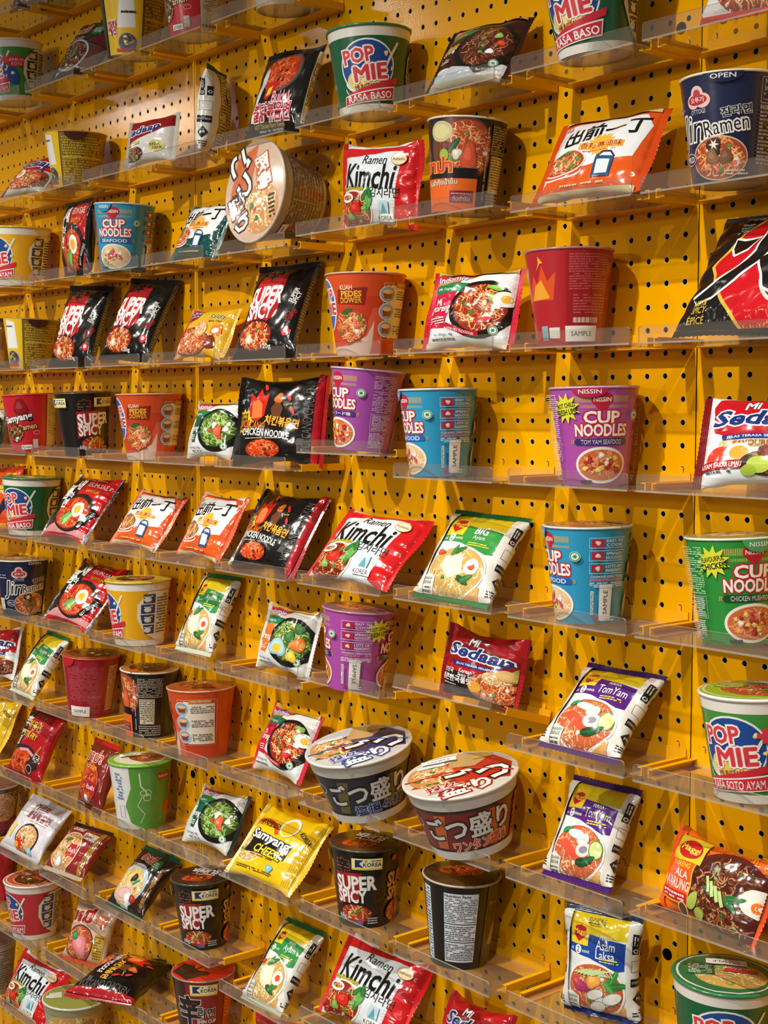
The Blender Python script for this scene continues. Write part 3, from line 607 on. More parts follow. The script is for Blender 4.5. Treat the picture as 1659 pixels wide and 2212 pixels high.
@pk('thai', (125, 108), 'v', '#8a2420', ('#b8a890', '#3a1a12'), 34, sticker=(26, 82, 44, 15))
def _(a, W, H): a.F(-16, 44, 42, 38, 'pale', '#e8e0d4', 2, n=170, top=16); a.T_('บะหมี่', -24, H-14, 12, WH, w=40, b=.03); a.R(-6, 34, 24, 58, '#b8242c'); a.T_('ต้มยำ', 9, 46, 9, WH, w=24, b=.02); a.blob(-20, 20, 12, '#dfe6ea', .7); a.leaf(-20, 66, 9, 10); a.R(50, 10, 62, H-10, '#b88a2a'); a.N(51, 12, 61, H-12, 3, '#3a2a10', vert=True)
@pk('pinkn', (108, 120), 'v', '#c8a890', ('#b84a30', '#c8a890'), 34)
def _(a, W, H): a.G([(-W/2, H-50), (-W/2, H), (W/2, H), (W/2, H-40), (0, H-58)], '#b89a88'); a.T_('หมี่', -20, H-28, 28, '#a81c1c', w=54, b=.08, o=(('#e0c8a8', .14),)); a.F(-12, 38, 40, 32, 'orange', '#2a1a18', 2, n=140, top=4); a.blob(-6, 34, 20, '#e0888c'); a.blob(-24, 50, 9, '#2f8a5a'); a.R(30, 12, 54, 60, '#b8902a'); a.N(32, 14, 52, 58, 9, '#6a4a14'); a.blob(34, 86, 14, '#c87050')
@pk('carbo', (140, 118), 'v', '#d6d4dc', ('#c0bac4', '#cfccd6'), 34)
def _(a, W, H): a.T_('까르보', 4, H-20, 14, '#7a2438', w=54, b=.04); a.T_('불닭볶음면', 16, H-40, 16, '#8a2a40', w=80, b=.04, o=(('#f0e8f0', .08),)); a.N(-10, H-54, 54, H-50, 1, '#b8a848'); a.F(14, 34, 34, 24, 'pale', '#26201e', 4, n=120, top=5); a.star(-6, 18, 9, 16, 9, '#d02a1c'); a.E(-12, 16, 7, 6, '#f0b030'); a.G([(-56, 24), (-50, 54), (-38, 50), (-44, 22)], '#e8c85a'); a.blob(-34, 84, 16, '#f2f0ec'); a.blob(38, 14, 9, '#9fc4cc', .8)
@pk('bowie', (108, 125), 'v', '#2e1a14', ('#17402c', '#0f5a48'), 36)
def _(a, W, H):
    a.E(-8, 48, 44, 40, '#9fb8c4'); a.F(-8, 44, 39, 34, 'yellow', n=170, top=3); a.E(-10, 30, 26, 14, '#dcb8a8', .2); a.ring(-10, 30, 20, 9, 2, '#c89888', rot=.2); a.blob(6, 22, 12, '#d8e2e8'); a.leaf(10, 54, 10, 40, '#2f8a6a'); a.blob(-2, 60, 8, '#3a2a20'); a.blob(22, 26, 10, '#a82a20', .6)
    a.T_('บะหมี่', -4, H-22, 18, '#a8302a', w=42, b=.06, rot=-6, o=(('#dccab8', .1),)); a.T_('รสหมู', -18, H-44, 9, '#dcc8a8', w=38, b=.02); a.star(28, H-30, 11, 13, 7, '#1f6a40'); a.N(20, H-36, 36, H-24, 3, '#dfe8d8'); a.N(44, 20, 52, H-30, 3, '#a8702a', vert=True, h=.8)
pk('bowie2', (115, 110), 'v', '#6a4418', ('#5a3a14', '#4a3010'), 34)(lambda a, W, H: (a.R(-40, 10, 60, 40, '#8a6224'), a.N(0, 14, 50, H-20, 9, '#c8a050')))
@pk('orange', (120, 118), 'v', '#d24a1a', ('#c8421a', '#b83a14'), 34)
def _(a, W, H): a.F(-10, 40, 40, 30, 'fire', n=80); a.R(20, 60, 56, 100, '#e8c040'); a.N(22, 62, 54, 98, 7, '#4a3a10'); a.G([(30, 10), (60, 30), (60, 60), (40, 40)], '#1f1c38')
@pk('darkp', (115, 130), 'v', '#3a2418', ('#4a3020', '#50423c'), 34)
def _(a, W, H): a.F(0, 30, 40, 24, 'dark', n=80); a.R(-10, 9, 54, 24, '#8a8078')
@pk('rtop', (135, 165), 'v', '#d8d6d4', ('#c02a20', '#cfcac4'), 38)
def _(a, W, H): a.F(-10, 40, 54, 38, 'red', n=260, top=10, size=1.1); a.G([(-68, 90), (68, 70), (68, 165), (-68, 165)], '#b81c1c'); a.G([(30, 9), (67, 20), (67, 60), (48, 40)], WH); a.G([(44, 12), (66, 24), (66, 34), (46, 22)], '#d8b83a')

# ------------------------------------------------------------- cups and bowls
def cup_fn(Dt, Db, H):
    rb, rt = Db/2, Dt/2; Rm = (rb+rt)/2; sl = (rt-rb)/H
    def fn(x, y):
        a = x/Rm; r = rb+(rt-rb)*np.clip(y/H, 0, 1); s, c = np.sin(a), np.cos(a)
        P = np.stack([r*s, -r*c, y+0*x], -1); k = 1/math.hypot(1, sl)
        return P, np.stack([s*k, -c*k, -sl*k+0*x], -1)
    return fn, Rm

def lathe(prof, n=56):
    V = []; F = []; m = len(prof)
    for i in range(n):
        a = 2*PI*i/n
        V += [(r*math.sin(a), -r*math.cos(a), z) for r, z in prof]
    for i in range(n):
        j = (i+1) % n
        for k in range(m-1): F.append((i*m+k, j*m+k, j*m+k+1, i*m+k+1))
    return V, F

CP = {}
def ck(ty, dims, base, **kw):
    def deco(f): CP[ty] = dict(d=dims, base=base, art=f, **kw); return f
    return deco

def make_cup(ty, label, cat, group=None):
    d = CP[ty]; Dt, Db, H = d['d']; fn, Rm = cup_fn(Dt, Db, H); full = PI*Rm
    rt, rb = Dt/2, Db/2
    r = empty('noodle_bowl' if Dt > 120 else 'noodle_cup', label, cat, group)
    y0, y1 = d.get('span', (0, H-1))
    a = Art(sum(map(ord, ty)), (-full, y0, full, y1), L=4.0); a.R(-full, y0, full, y1, d['base']); d['art'](a, H)
    V, F = lathe([(rb-3, 3), (rb-2.5, 0), (rb-.2, 0), (rt-.2, H), (rt-3, H-1)])
    V.append((0, 0, 3)); m = 5; n = 56
    F += [(i*m, V.__len__()-1, ((i+1) % n)*m) for i in range(n)]
    N = np.array([(x, y, 0) for x, y, z in V])/np.maximum(np.linalg.norm(np.array(V)[:, :2], axis=1), 1e-6)[:, None]
    N[-1] = (0, 0, -1); N[[i*m for i in range(n)]] = (0, 0, -1)
    body = obj('cup_body', a.build('cup_body', fn, M_CUP, extra=(V, F, d.get('plain', '#e6e2d8'), N)), r)
    q = d.get('rimw', 1.6)
    pr = [(rt-q*.6, H-q), (rt+q*.5, H-q*1.1), (rt+q*.95, H-q*.3), (rt+q*.7, H+q*.45), (rt-q*.2, H+q*.6), (rt-q*.9, H+q*.1)]
    V, F = lathe(pr+[pr[0]])
    me = raw_mesh('rim', np.array(V)*MM, F, [M_LID], col=np.tile(lin(d.get('rim', '#e4e0d6')), (len(V), 1)), smooth=True); obj('rim', me, r)
    la = Art(7, None, L=6); la.E(0, 0, rt-.3, rt-.3, d.get('lid', '#b08a5a'), n=48); (d.get('lidart') or (lambda a, R: None))(la, rt)
    la.clip = None
    ldome = lambda x, y: (np.stack([x, y, H+q*.55+1.6*(1-(x*x+y*y)/rt**2)+.25*np.sin(x*.25+y*.1)], -1), np.stack([x*.06/rt, y*.06/rt, 1+0*x], -1))
    lido = obj('lid', la.build('lid', ldome, M_LID), r)
    if 'tab' in d:
        x, w, hh, c, t = d['tab']; ta = Art(5, None); ta.E(x, H-1, w/2, hh, c, a0=PI, a1=2*PI)
        if t: ta.T_(t, x, H-hh*.45, 4.5, WH, w=w*.62)
        ta.z = 0; ta.Z = [z+40 for z in ta.Z]
        obj('pull_tab', ta.build('pull_tab', fn, M_LID), lido)
    for sx, sy, w, h, vert, fl in d.get('stick', ()):
        st = sticker_art(w, h, vert, fl); st.Z = [z+55 for z in st.Z]
        f2 = (lambda X, Y, sx=sx, sy=sy: fn(X+sx, Y+sy)) if sy < 900 else (lambda X, Y, sx=sx, sy=sy: ldome(X+sx, Y+sy-1000))
        obj('sample_sticker', st.build('sample_sticker', f2, M_STICK), body if sy < 900 else lido)['label'] = 'white sample sticker'
    return r

def cn(col, flav, band, burst=None, foodk='cup', swap=False):
    def f(a, H):
        C2 = '#b8a04a'
        for cx in (0, 132):
            for k in range(-15, 16):
                if abs(k) > 4: a.R(cx+k*1.9-.6, 90, cx+k*1.9+.6, 97, C2, 0)
                if abs(k) > 3: a.R(cx+k*1.9-.6, 84, cx+k*1.9+.6, 87, C2, 0)
            a.E(cx, 93, 11, 8, '#b81c2c'); a.G([(cx-10.6, 92), (cx+10.6, 92), (cx+4, 83), (cx, 81), (cx-4, 83)], '#b81c2c'); a.T_('NISSIN', cx, 93, 4.6, WH, w=17, b=.02)
            a.T_('CUP', cx, 74, 12.5, '#f4efe6', w=37, b=.05, o=(('#b81c2c', .16),)); a.T_('NOODLES', cx, 60, 12.5, '#f4efe6', w=58, b=.05, o=(('#b81c2c', .14),))
            for k in range(-18, 19):
                if abs(k) > 14 or True: a.R(cx+k*1.9-.6, 45, cx+k*1.9+.6, 49.5, C2, 0)
            a.R(cx-27, 43.5, cx+27, 51, band); a.E(cx-27, 47.2, 4, 3.7, band); a.E(cx+27, 47.2, 4, 3.7, band); a.T_(flav, cx, 47.2, 5, WH, w=46, b=.02)
            a.F(cx, 22, 28, 17, foodk, '#ece6da', 3, n=90, top=26); a.R(cx-26, 3, cx-12, 6, '#333')
            if burst: a.star(cx-38, 84, 10, 17, 11, '#d8d838', .3); a.T_(burst[0], cx-38, 87, 5, K, w=22, b=.04, rot=10); a.T_(burst[1], cx-37, 80, 6, K, w=25, b=.04, rot=10)
        a.halal(36, 76, 5.5); k = 124 if swap else 0
        for t, y in () if swap else (('EASY TO\nCOOK', 91), ('SPRINGY\nNOODLES', 77), ('LOTS OF\nINGREDIENTS', 63)):
            a.ring(68, y, 18, 5.2, .6, '#dfe4e8', n=4) if 0 else a.line([(50, y-5.5), (86, y-5.5), (86, y+5.5), (50, y+5.5), (50, y-5.5)], .5, '#e8e8ee')
            a.R(52, y-4, 64, y+4, '#b8243a'); a.blob(58, y, 2.6, '#e8d0c8'); a.T_(t.split('\n')[0], 75, y+2.2, 3, WH, w=18); a.T_(t.split('\n')[1], 75, y-2.2, 3, WH, w=18)
        if not swap: a.T_('COOKING DIRECTIONS', 69, 54, 2.6, '#e0e6ea', w=36); a.N(50, 49, 88, 52, 1, '#c87070', h=.9); a.N(50, 42, 88, 48, 3, '#e0e6ea'); a.R(54, 4, 60, 10, '#a03060'); a.N(62, 4, 80, 10, 2, '#dfe4e8')
        if not swap: a.R(51, 12, 54, 38, WH); a.N(51.2, 13, 53.8, 37, 2, '#222', vert=True)
        a.N(-74+k, 52, -46+k, 100, 22, '#d8c8d8' if col != '#2f8a3a' else '#b8e0b8', h=.4); a.line([(-74+k, 28), (-46+k, 28), (-46+k, 50), (-74+k, 50), (-74+k, 28)], .4, '#d8d0dc'); a.N(-72+k, 29, -48+k, 49, 10, '#d8d0dc'); a.N(-74+k, 6, -50+k, 26, 10, '#d8d0dc')
        a.N(-80, 84, -75, 97, 4, C2, h=.6)
    return f
LID_F = lambda k, c: (lambda a, R: (a.F(0, -R*.1, R*.62, R*.55, k, None, n=60, size=1.2, top=8), a.R(-R*.5, R*.5, R*.45, R*.72, c)))
NIS = (0, 30, 12, '#b81c2c', 'NISSIN')
ck('cn_tom', (98, 71, 106.5), '#a94aa2', lid='#b4586a', lidart=LID_F('cup', '#8a3a86'), rim='#c9a0b8', tab=(-12, 34, 10, '#b81c4c', 'NISSIN'), stick=())(cn('#a94aa2', 'TOM YAM SEAFOOD', '#3a2a6a', ('HOT CHILLI', 'FRESH LIME')))
ck('cn_pur', (98, 71, 106.5), '#a04aa0', lid='#8a4a84', rim='#d0b0c8')(cn('#a04aa0', 'シーフード味', '#4a2a72', swap=True))
ck('cn_tom2', (98, 71, 106.5), '#a94aa2', lid='#7a5a64', lidart=LID_F('cup', '#8a3a86'), rim='#b48098', stick=((68, 25, 15, 40, True, True),))(cn('#a94aa2', 'TOM YAM SEAFOOD', '#3a2a6a', ('HOT CHILLI', 'FRESH LIME')))
ck('cn_blue', (98, 71, 106.5), '#2b93bd', lid='#a8744a', lidart=LID_F('cup', '#2a6a9a'), rim='#c4d4d8', tab=(-14, 26, 13, '#2f8fc0', 'NISSIN'), stick=((68, 25, 15, 40, True, False),))(cn('#2b93bd', 'SEAFOOD', '#1f5fb0', None, 'soup'))
ck('cn_green', (98, 71, 106.5), '#2b8a36', lid='#a89a5a', lidart=LID_F('soup', '#3f8a46'), rim='#cfe0c8', tab=(4, 30, 12, '#4aa062', 'NISSIN'))(cn('#2f8a3a', 'CHICKEN MUSHROOM', '#174a24', ('FLAVOURFUL', 'CHICKEN'), 'cup'))
def pm(col, rib, extra=True, tb='#e8e4da'):
    def f(a, H):
        a.R(-140, H-14, 140, H-1, '#e2ded4'); a.R(-140, 0, 140, 9, '#e2ded4')
        a.E(0, 54, 36, 34, '#e8e8e2'); a.E(0, 54, 34, 32, '#1f4790'); a.E(0, 38, 28, 15, '#dccb86'); a.noodles(0, 38, 27, 14, ['#e8b838', '#f2e2a0'], 30, size=1.4)
        a.ring(0, 36, 30, 14, 2.4, '#e8e4da', a0=PI, a1=2*PI); a.ring(0, 32, 31, 14, 1.2, '#1f4790', a0=PI, a1=2*PI); a.ring(0, 29, 32, 14, 1.4, '#e8e4da', a0=PI, a1=2*PI)
        a.line([(20, 46), (30, 66), (40, 84)], 3.4, '#e6e2d0'); a.blob(24, 70, 3, '#e8d490'); a.blob(-24, 74, 2.4, '#e8d490'); a.blob(33, 52, 2.6, '#e8d490')
        a.T_('POP', -11, 68, 17, '#d63a44', w=38, b=.05, rot=6, o=(('#f0e8e0', .14),)); a.T_('MIE', 4, 47, 18, '#d63a44', w=42, b=.06, rot=6, o=(('#f0e8e0', .14),)); a.T_('MI INSTAN CUP', 4, 31, 5.5, '#b8502a', w=42, b=.03, rot=5)
        a.G([(-34, 12), (-30, 22), (42, 42), (41, 34)], '#c8283a'); a.G([(-36, 8), (36, 14), (38, 31), (-34, 20)], '#e8e4da'); a.G([(-35, 9.5), (35, 15), (36.5, 29), (-33, 19)], '#c8283a'); a.T_(rib, 2, 18, 8.5, WH, w=62, b=.03, rot=5)
        if extra == 'plus': a.E(50, 66, 19, 10, '#c02a3a'); a.E(50, 66, 18, 9, '#c02a3a'); a.T_('SERBUK', 50, 69, 5, '#f0c8c8', w=28, b=.01); a.T_('KOYA', 52, 62, 5.5, '#f0c8c8', w=18, b=.01); a.T_('+', 32, 70, 12, '#d63a44', b=.1); a.E(44, 42, 10, 16, '#1f4790', .3); a.blob(44, 46, 3, '#dfe8d0')
        # lens-shaped cooking panel
        nv = '#20386e' if col in ('#e2a81a', '#c22a33') else '#24301f'
        q = [(95, 9), (74, 22), (63, 46), (64, 68), (76, 84), (84, 90), (120, 90), (120, 9)]
        a.G(q, '#e0d8c0')
        for i in range(4):
            y = 20+i*17; a.G([(68+abs(i-1.7)*4, y), (92, y), (92, y+15), (67+abs(i-1.3)*4, y+15)], nv); a.E(80, y+6, 6, 4, '#dcd8c4'); a.line([(74, y+11), (80, y+10), (88, y+12)], 1.6, '#dcd8c4')
        a.N(95, 20, 118, 86, 14, nv)
    return f
def lidpm(c, k='yellow'):
    return lambda a, R: (a.E(0, 0, R*.94, R*.94, '#ddd8c8'), a.E(0, 0, R*.9, R*.9, c), a.E(R*.1, -R*.1, R*.7, R*.62, '#c8a24a'), a.F(R*.1, -R*.1, R*.66, R*.58, k, n=50, size=1.4), a.R(-R*.75, -R*.2, -R*.2, R*.35, c), a.N(-R*.7, -R*.15, -R*.25, R*.3, 6, '#d8d8c8'), a.T_('POP MIE', R*.15, R*.3, 9, '#c82a34', w=34, b=.05, rot=150, o=((WH, .12),)), a.R(0, R*.02, R*.6, R*.18, '#c8283a'))
ck('pm_baso', (107, 80, 105), '#155a35', rim='#2a7a4a', rimw=2.2, lid='#1f6a40', lidart=lidpm('#1f6a40'))(pm('#155a35', 'RASA BASO'))
ck('pm_bsam', (107, 80, 105), '#155a35', rim='#2a7a4a', rimw=2.2, lid='#1f6a40', lidart=lidpm('#1f6a40'), stick=((2, 1022, 42, 14, False, True),))(pm('#155a35', 'RASA BASO'))
ck('pm_soto', (107, 80, 105), '#3f8a38', rim='#e4e0d6', rimw=2.2, lid='#8ab828', lidart=lidpm('#8ab828', 'orange'), stick=((0, 1022, 40, 11, False, True),))(pm('#3f8a38', 'RASA SOTO AYAM', 'plus'))
ck('pm_yel', (107, 80, 105), '#e2a81a', rim='#d8b428', rimw=2.2, lid='#d2b834', lidart=lidpm('#c8b43a', 'dark'))(pm('#e2a81a', 'RASA AYAM'))
ck('pm_red', (107, 80, 105), '#c22a33', rim='#e6e2d8', rimw=2.2, lid='#c04a38', lidart=lidpm('#b84a38', 'dark'))(pm('#c22a33', 'RASA AYAM'))
@ck('pedes', (106, 75, 105), '#c63c1a', rim='#d8a080', lid='#a85028', lidart=lambda a, R: (a.F(-R*.2, -R*.1, R*.6, R*.5, 'red', n=60, size=1.3), a.G([(-R*.2, R*.2), (R*.7, R*.3), (R*.5, -R*.4), (0, -R*.1)], '#7a1c14')))
def _(a, H):
    a.R(-150, 74, 150, H, '#cc4a1c'); a.G([(-70, 0), (-70, 8), (-30, 12), (0, 24), (14, 60), (30, 60), (30, 0)], '#d85a3a'); a.G([(-60, 0), (-60, 10), (-20, 12), (6, 24), (16, 44), (14, 14), (10, 0)], '#e0c0b0')
    a.E(-58, 66, 20, 34, '#e0dcd8'); a.E(-59, 66, 18, 32, '#2c5cb0'); a.T_('POP', -57, 78, 14, '#d63a44', w=26, b=.06, o=((WH, .14),)); a.T_('MIE', -54, 60, 14, '#d63a44', w=28, b=.06, o=((WH, .14),))
    a.G([(-34, 66), (-32, 84), (6, 86), (2, 64)], '#8a2212'); a.T_('KUAH', -20, 86, 6, '#e8d8b8', w=16, b=.03); a.T_('PEDES', -14, 78, 7, '#e8b030', w=26, b=.05); a.T_('DOWER', -15, 70, 7, '#e8b030', w=28, b=.05)
    a.F(-18, 38, 24, 22, 'orange', n=110, top=8); a.leaf(-20, 56, 8, 20, '#2f5a2a'); a.T_('Kuah Pedas', -12, 17, 4, '#7a2a18', w=22, rot=14)
    a.line([(26, 92), (26, 20), (84, 20), (84, 92), (26, 92)], .7, '#d8b8a0'); a.G([(36, 22), (82, 22), (80, 86), (36, 90)], '#e6ddcc'); a.R(44, 86, 76, 94, '#c87838'); a.T_('CARA PENYAJIAN', 60, 90, 3.6, '#f0dcc0', w=27, b=.02)
    for y in (78, 56, 34): a.E(32, y, 11.5, 11, '#d8d8d0'); a.E(32, y, 10, 9.6, '#7fa4c4'); a.G([(27, y-6), (37, y-6), (39, y+3), (25, y+3)], '#8a3a2c'); a.E(32, y+3, 7, 2.8, '#e8c080'); a.N(46, y-7, 79, y+5, 4, '#5a5048', h=.45)
@ck('ssc', (96, 70, 108), '#17130f', rim='#4a423c', lid='#2a201c', lidart=lambda a, R: (a.F(-R*.1, -R*.35, R*.5, R*.32, 'fire', n=40, size=1.3), a.T_('SUPER', R*.1, R*.3, 14, '#e4e0da', w=R*1.0, b=.06, rot=160), a.T_('SPICY', R*.1, R*.0, 11, '#c8b8ac', w=R*.8, b=.06, rot=160)))
def _(a, H):
    for cx in (0, 128):
        a.G([(cx-34, 30), (cx-34, 76), (cx+6, 78), (cx+2, 40)], '#9a1a1c'); a.T_('辛', cx-20, 86, 20, K, b=.05, o=(('#8a4a40', .09),)); a.T_('RED', cx-8, 74, 5, '#b03028', b=.05)
        a.T_('SUPER', cx-4, 63, 19, WH, w=56, b=.06, rot=3); a.T_('SPICY', cx-10, 44, 17, WH, w=43, b=.06, rot=3)
        a.F(cx-4, 20, 24, 13, 'red', n=70); a.T_('68g', cx-26, 14, 8, '#c8d0e0', w=13, b=.04); a.R(cx-4, 5, cx+8, 12, '#5a5a9a'); a.E(cx+4, 11, 4, 4, '#c0485a'); a.N(cx+14, 6, cx+30, 16, 3, '#ccc')
    for cx in (66, 198): a.T_('SUPER', cx, 66, 19, '#d8a458', w=50, b=.06); a.T_('SPICY', cx-2, 46, 17, '#d8a458', w=42, b=.06); a.E(cx-18, 96, 4, 4, '#c83a28'); a.F(cx-4, 20, 20, 15, 'fire', n=50)
    for cx in (12, -66): a.R(cx-18, 84, cx+18, 100, '#dfc838'); a.R(cx-17, 86.5, cx+17, 99, '#ece6c0'); a.G([(cx-14, 87), (cx-14, 98), (cx-10, 98), (cx-4, 98), (cx-9, 93), (cx-4, 87), (cx-10, 88)], '#1f2a6a'); a.T_('KOREA', cx+6, 91.5, 5.5, '#222', w=21, b=.03); a.N(cx-3, 95.5, cx+16, 98, 1, '#444')
@ck('shin', (98.5, 72, 106.5), '#8a1a20', rim='#8a8078', lid='#c8281c', lidart=lambda a, R: (a.G([(-R*.98, 0), (-R*.6, -R*.76), (R*.2, -R*.5), (-R*.1, R*.2), (-R*.6, R*.6)], '#2a1c18'), a.E(R*.25, R*.15, R*.5, R*.42, '#e8541c'), a.line([(-R*.7, -R*.3), (R*.1, R*.2), (R*.6, R*.5)], 5, K)))
def _(a, H):
    a.R(-140, 0, -30, H, '#3a1214'); a.T_('辛', -26, 58, 46, K, w=40, b=.05, o=(('#c8b8b0', .07),)); a.R(-140, 0, 60, 10, '#1c1210')
    a.R(-22, 83, 18, 101, '#dfc838'); a.R(-21, 86, 17, 100, '#ece6c0'); a.G([(-18, 87), (-18, 99), (-13, 99), (-6, 99), (-12, 93), (-6, 87), (-13, 88)], '#1f2a6a'); a.T_('KOREA', 5, 92, 6, '#222', w=22, b=.03); a.N(-5, 96, 16, 99, 1, '#444')
    a.T_('라면', 2, 54, 15, K, w=26, b=.04, o=(('#e0c8c0', .08),)); a.T_('SHIN CUP', 2, 40, 6, WH, w=30, b=.03); a.T_('NOODLE SOUP', 2, 31, 5, '#b02a28', w=30, b=.03); a.R(30, 0, 70, H, '#c03a20'); a.N(34, 40, 60, 80, 7, '#e09a50'); a.R(26, 86, 36, 96, '#c8c0a8'); a.R(40, 82, 66, 98, '#cfc8b0'); a.N(42, 84, 64, 96, 3, '#666')
@ck('jin', (98, 71, 104), '#1b2142', rim='#e2dccb', lid='#8a7a5a', lidart=LID_F('pale', '#22305a'), tab=(8, 34, 10, '#1b2142', 'OPEN'))
def _(a, H):
    a.E(-18, 86, 7, 7.4, '#e6c0bc'); a.E(-23, 79, 8, 7, '#e6c0bc'); a.E(-12, 79, 8, 7, '#e6c0bc'); a.E(-18, 80, 11, 5, '#b03038'); a.E(-18, 86, 4, 4, '#b8404a'); a.T_('오뚜기', -18, 80, 5, '#f0dcd8', w=15, b=.03); a.T_('OTTOGI', -18, 69, 4.4, '#b8b8c4', w=17, b=.03)
    a.T_('Jin', -30, 50, 34, K, w=36, b=.0, sh=.15, o=(('#e8e6e2', .075),)); a.T_('Ramen', 10, 54, 15, K, w=44, b=.0, rot=8, o=(('#e8e6e2', .12),)); a.T_('진라면', 20, 67, 9, K, w=28, b=.03, rot=8, o=(('#c8c8d0', .1),))
    a.F(2, 23, 30, 20, 'orange', '#d8c8a8', 1.2, n=80, top=14); a.blob(-2, 34, 8, '#3a2418'); a.star(-2, 36, 2, 6, 6, '#ece6d6'); a.blob(-4, 24, 7, '#8a6040'); a.blob(10, 24, 7, '#7a5638'); a.E(-34, 25, 10, 6, '#d8d8dc'); a.E(-34, 25, 9.2, 5.3, '#1b2142'); a.T_('MILD', -34, 25, 5, WH, w=14, b=.04); a.N(6, 6, 34, 12, 2, '#d8d0b8')
    a.N(-62, 70, -40, 80, 2, '#9a9ab0'); a.line([(42, 74), (80, 74), (80, 98), (42, 98), (42, 74)], .6, '#b8b8c4'); a.T_('Nutrition', 56, 94, 5, '#c8c8d0', w=22); a.T_('Information', 59, 88, 5, '#c8c8d0', w=28); a.N(44, 76, 78, 84, 3, '#9a9ab0'); a.T_('INGREDIENTS', 54, 70, 4, '#c8c8d0', w=24, b=.02); a.N(42, 16, 80, 67, 15, '#9a9ab0'); a.R(-62, 12, -50, 34, '#e0dcd2'); a.N(-61, 14, -51, 32, 3, '#444', vert=True)
@ck('mama', (95, 73, 109), '#1d1815', rim='#e0d8c8', lid='#a8743a', lidart=lambda a, R: (a.F(0, 0, R*.8, R*.7, 'dark', n=50, size=1.4), a.R(R*.3, -R*.8, R*.7, -R*.5, '#d0501c')))
def _(a, H):
    a.E(4, 72, 40, 38, '#6a3a24'); a.F(10, 72, 32, 33, 'orange', n=130, top=8); a.E(-20, 92, 15, 12, '#c8b890'); a.E(-20, 92, 11, 8, '#d8d090'); a.leaf(-4, 76, 11, 50, '#2a5a30'); a.blob(-14, 74, 7, '#6a3024'); a.blob(0, 66, 6, '#e8dcc8'); a.blob(14, 62, 10, '#d85a38', 1.6); a.E(-16, 65, 6, 7, '#98b840')
    a.R(-80, 36, 26, 50, K); a.R(-80, 0, 26, 38, '#e2641a'); a.T_('มาม่า', -28, 54, 17, '#d8302a', w=44, b=.06, o=(('#e8b040', .1),)); a.T_('ต้มยำกุ้งน้ำข้น', -22, 33, 9, '#f4e0c8', w=48, b=.03, rot=3, o=(('#7a2a10', .08),)); a.R(-8, 10, 22, 24, '#7a2032'); a.T_('ต้นตำรับ', 7, 15, 6, '#d8a8a8', w=22); a.N(-6, 19, 20, 22, 1, '#c89090')
    a.R(40, 10, 54, H-6, '#2a2420'); a.N(33, 14, 36, H-10, 1, '#b8b0a0', vert=True); a.N(40, 68, 78, H-8, 12, '#a8a090'); a.R(42, 24, 66, 66, '#d8cdb0'); a.N(43, 25, 65, 65, 13, '#4a4438'); a.N(40, 4, 78, 22, 5, '#b8b0a0')
@ck('bulred', (99, 72, 105.5), '#b81e24', rim='#b8787a', lid='#9a2024', lidart=lambda a, R: a.F(0, 0, R*.7, R*.6, 'fire', n=50), stick=((18, 13, 38, 17, False, False),))
def _(a, H):
    a.R(-150, 0, 0, H, '#b02028'); a.G([(-52, 50), (-40, 78), (-34, 66), (-26, 88), (-20, 70), (-10, 80), (-14, 50)], '#d8501c'); a.G([(-46, 50), (-38, 66), (-28, 72), (-18, 52)], '#e8a030'); a.G([(-30, 98), (-24, 90), (-28, 90), (-34, 82), (-30, 90)], '#e8b030')
    a.R(0, 0, 60, H, '#a01a20'); a.N(4, 60, 54, H-6, 15, '#c8686a', h=.35); a.N(8, 34, 50, 56, 7, '#c8686a', h=.4); a.R(-34, 6, -24, 22, '#7fa8b0'); a.R(-22, 8, -8, 20, '#d8d4cc'); a.N(8, 24, 40, 31, 1, '#d8b8b0', h=.8)
@ck('redback', (101, 73, 106), '#9c1b2c', rim='#c83a40', lid='#8a4430', lidart=lambda a, R: a.F(0, 0, R*.8, R*.7, 'dark', n=40, size=1.3), tab=(-40, 26, 14, '#c8202c', ''), stick=((-20, 12, 38, 18, False, False),))
def _(a, H): a.N(-42, 30, 20, H-14, 24, '#c86a72', h=.3); a.N(-6, 8, 20, 40, 9, '#c86a72', h=.3); a.R(30, 12, 52, H-14, '#c8a890'); a.N(31, 14, 51, H-16, 20, '#8a3a38')
@ck('samyang', (99, 72, 105.5), '#bf1d2a', rim='#d84048', lid='#a82a2a', lidart=lambda a, R: a.F(0, 0, R*.7, R*.6, 'fire', n=40))
def _(a, H):
    a.blob(-12, 82, 14, '#8a1418'); a.T_('Samyang', -22, 62, 16, WH, w=58, b=.05, rot=8, o=((K, .12),)); a.T_('Ramen', -2, 47, 10, '#e8c088', w=32, b=.03, rot=6, o=((K, .12),)); a.F(-30, 36, 20, 17, 'dark', n=60); a.ring(14, 36, 6, 3, .6, '#f0c0c0', n=16); a.R(-18, 6, 4, 14, WH); a.T_('KOREA', -7, 10, 4.5, K, w=18); a.R(6, 8, 16, 24, '#c8b8b0')
    a.R(34, 0, 130, H, '#c8bfae'); a.N(38, 30, 80, H-8, 22, '#6a6258', h=.4); a.T_('SAMPLE', 54, 8, 8, '#555', w=36)
def goldart(a, H):
    a.R(-20, 0, 140, H, '#7e6414')
    for i in range(18): a.N(-16, 6+i*(H-14)/18, 70, 6+(i+.8)*(H-14)/18, 1, '#b89a30', h=.9)
    a.R(-16, H*.52, 70, H*.55, '#c8a83a'); a.R(-70, 0, -20, H, '#e0b81c'); a.G([(-60, H*.4), (-52, H*.95), (-34, H*.92), (-30, H*.4)], '#e2e2e0'); a.N(-54, H*.8, -38, H*.86, 1, '#4a3a20'); a.E(-44, 18, 16, 14, '#3a68a8'); a.F(-44, 20, 13, 10, 'dark', n=40); a.R(-64, 4, -30, 9, '#b83a28')
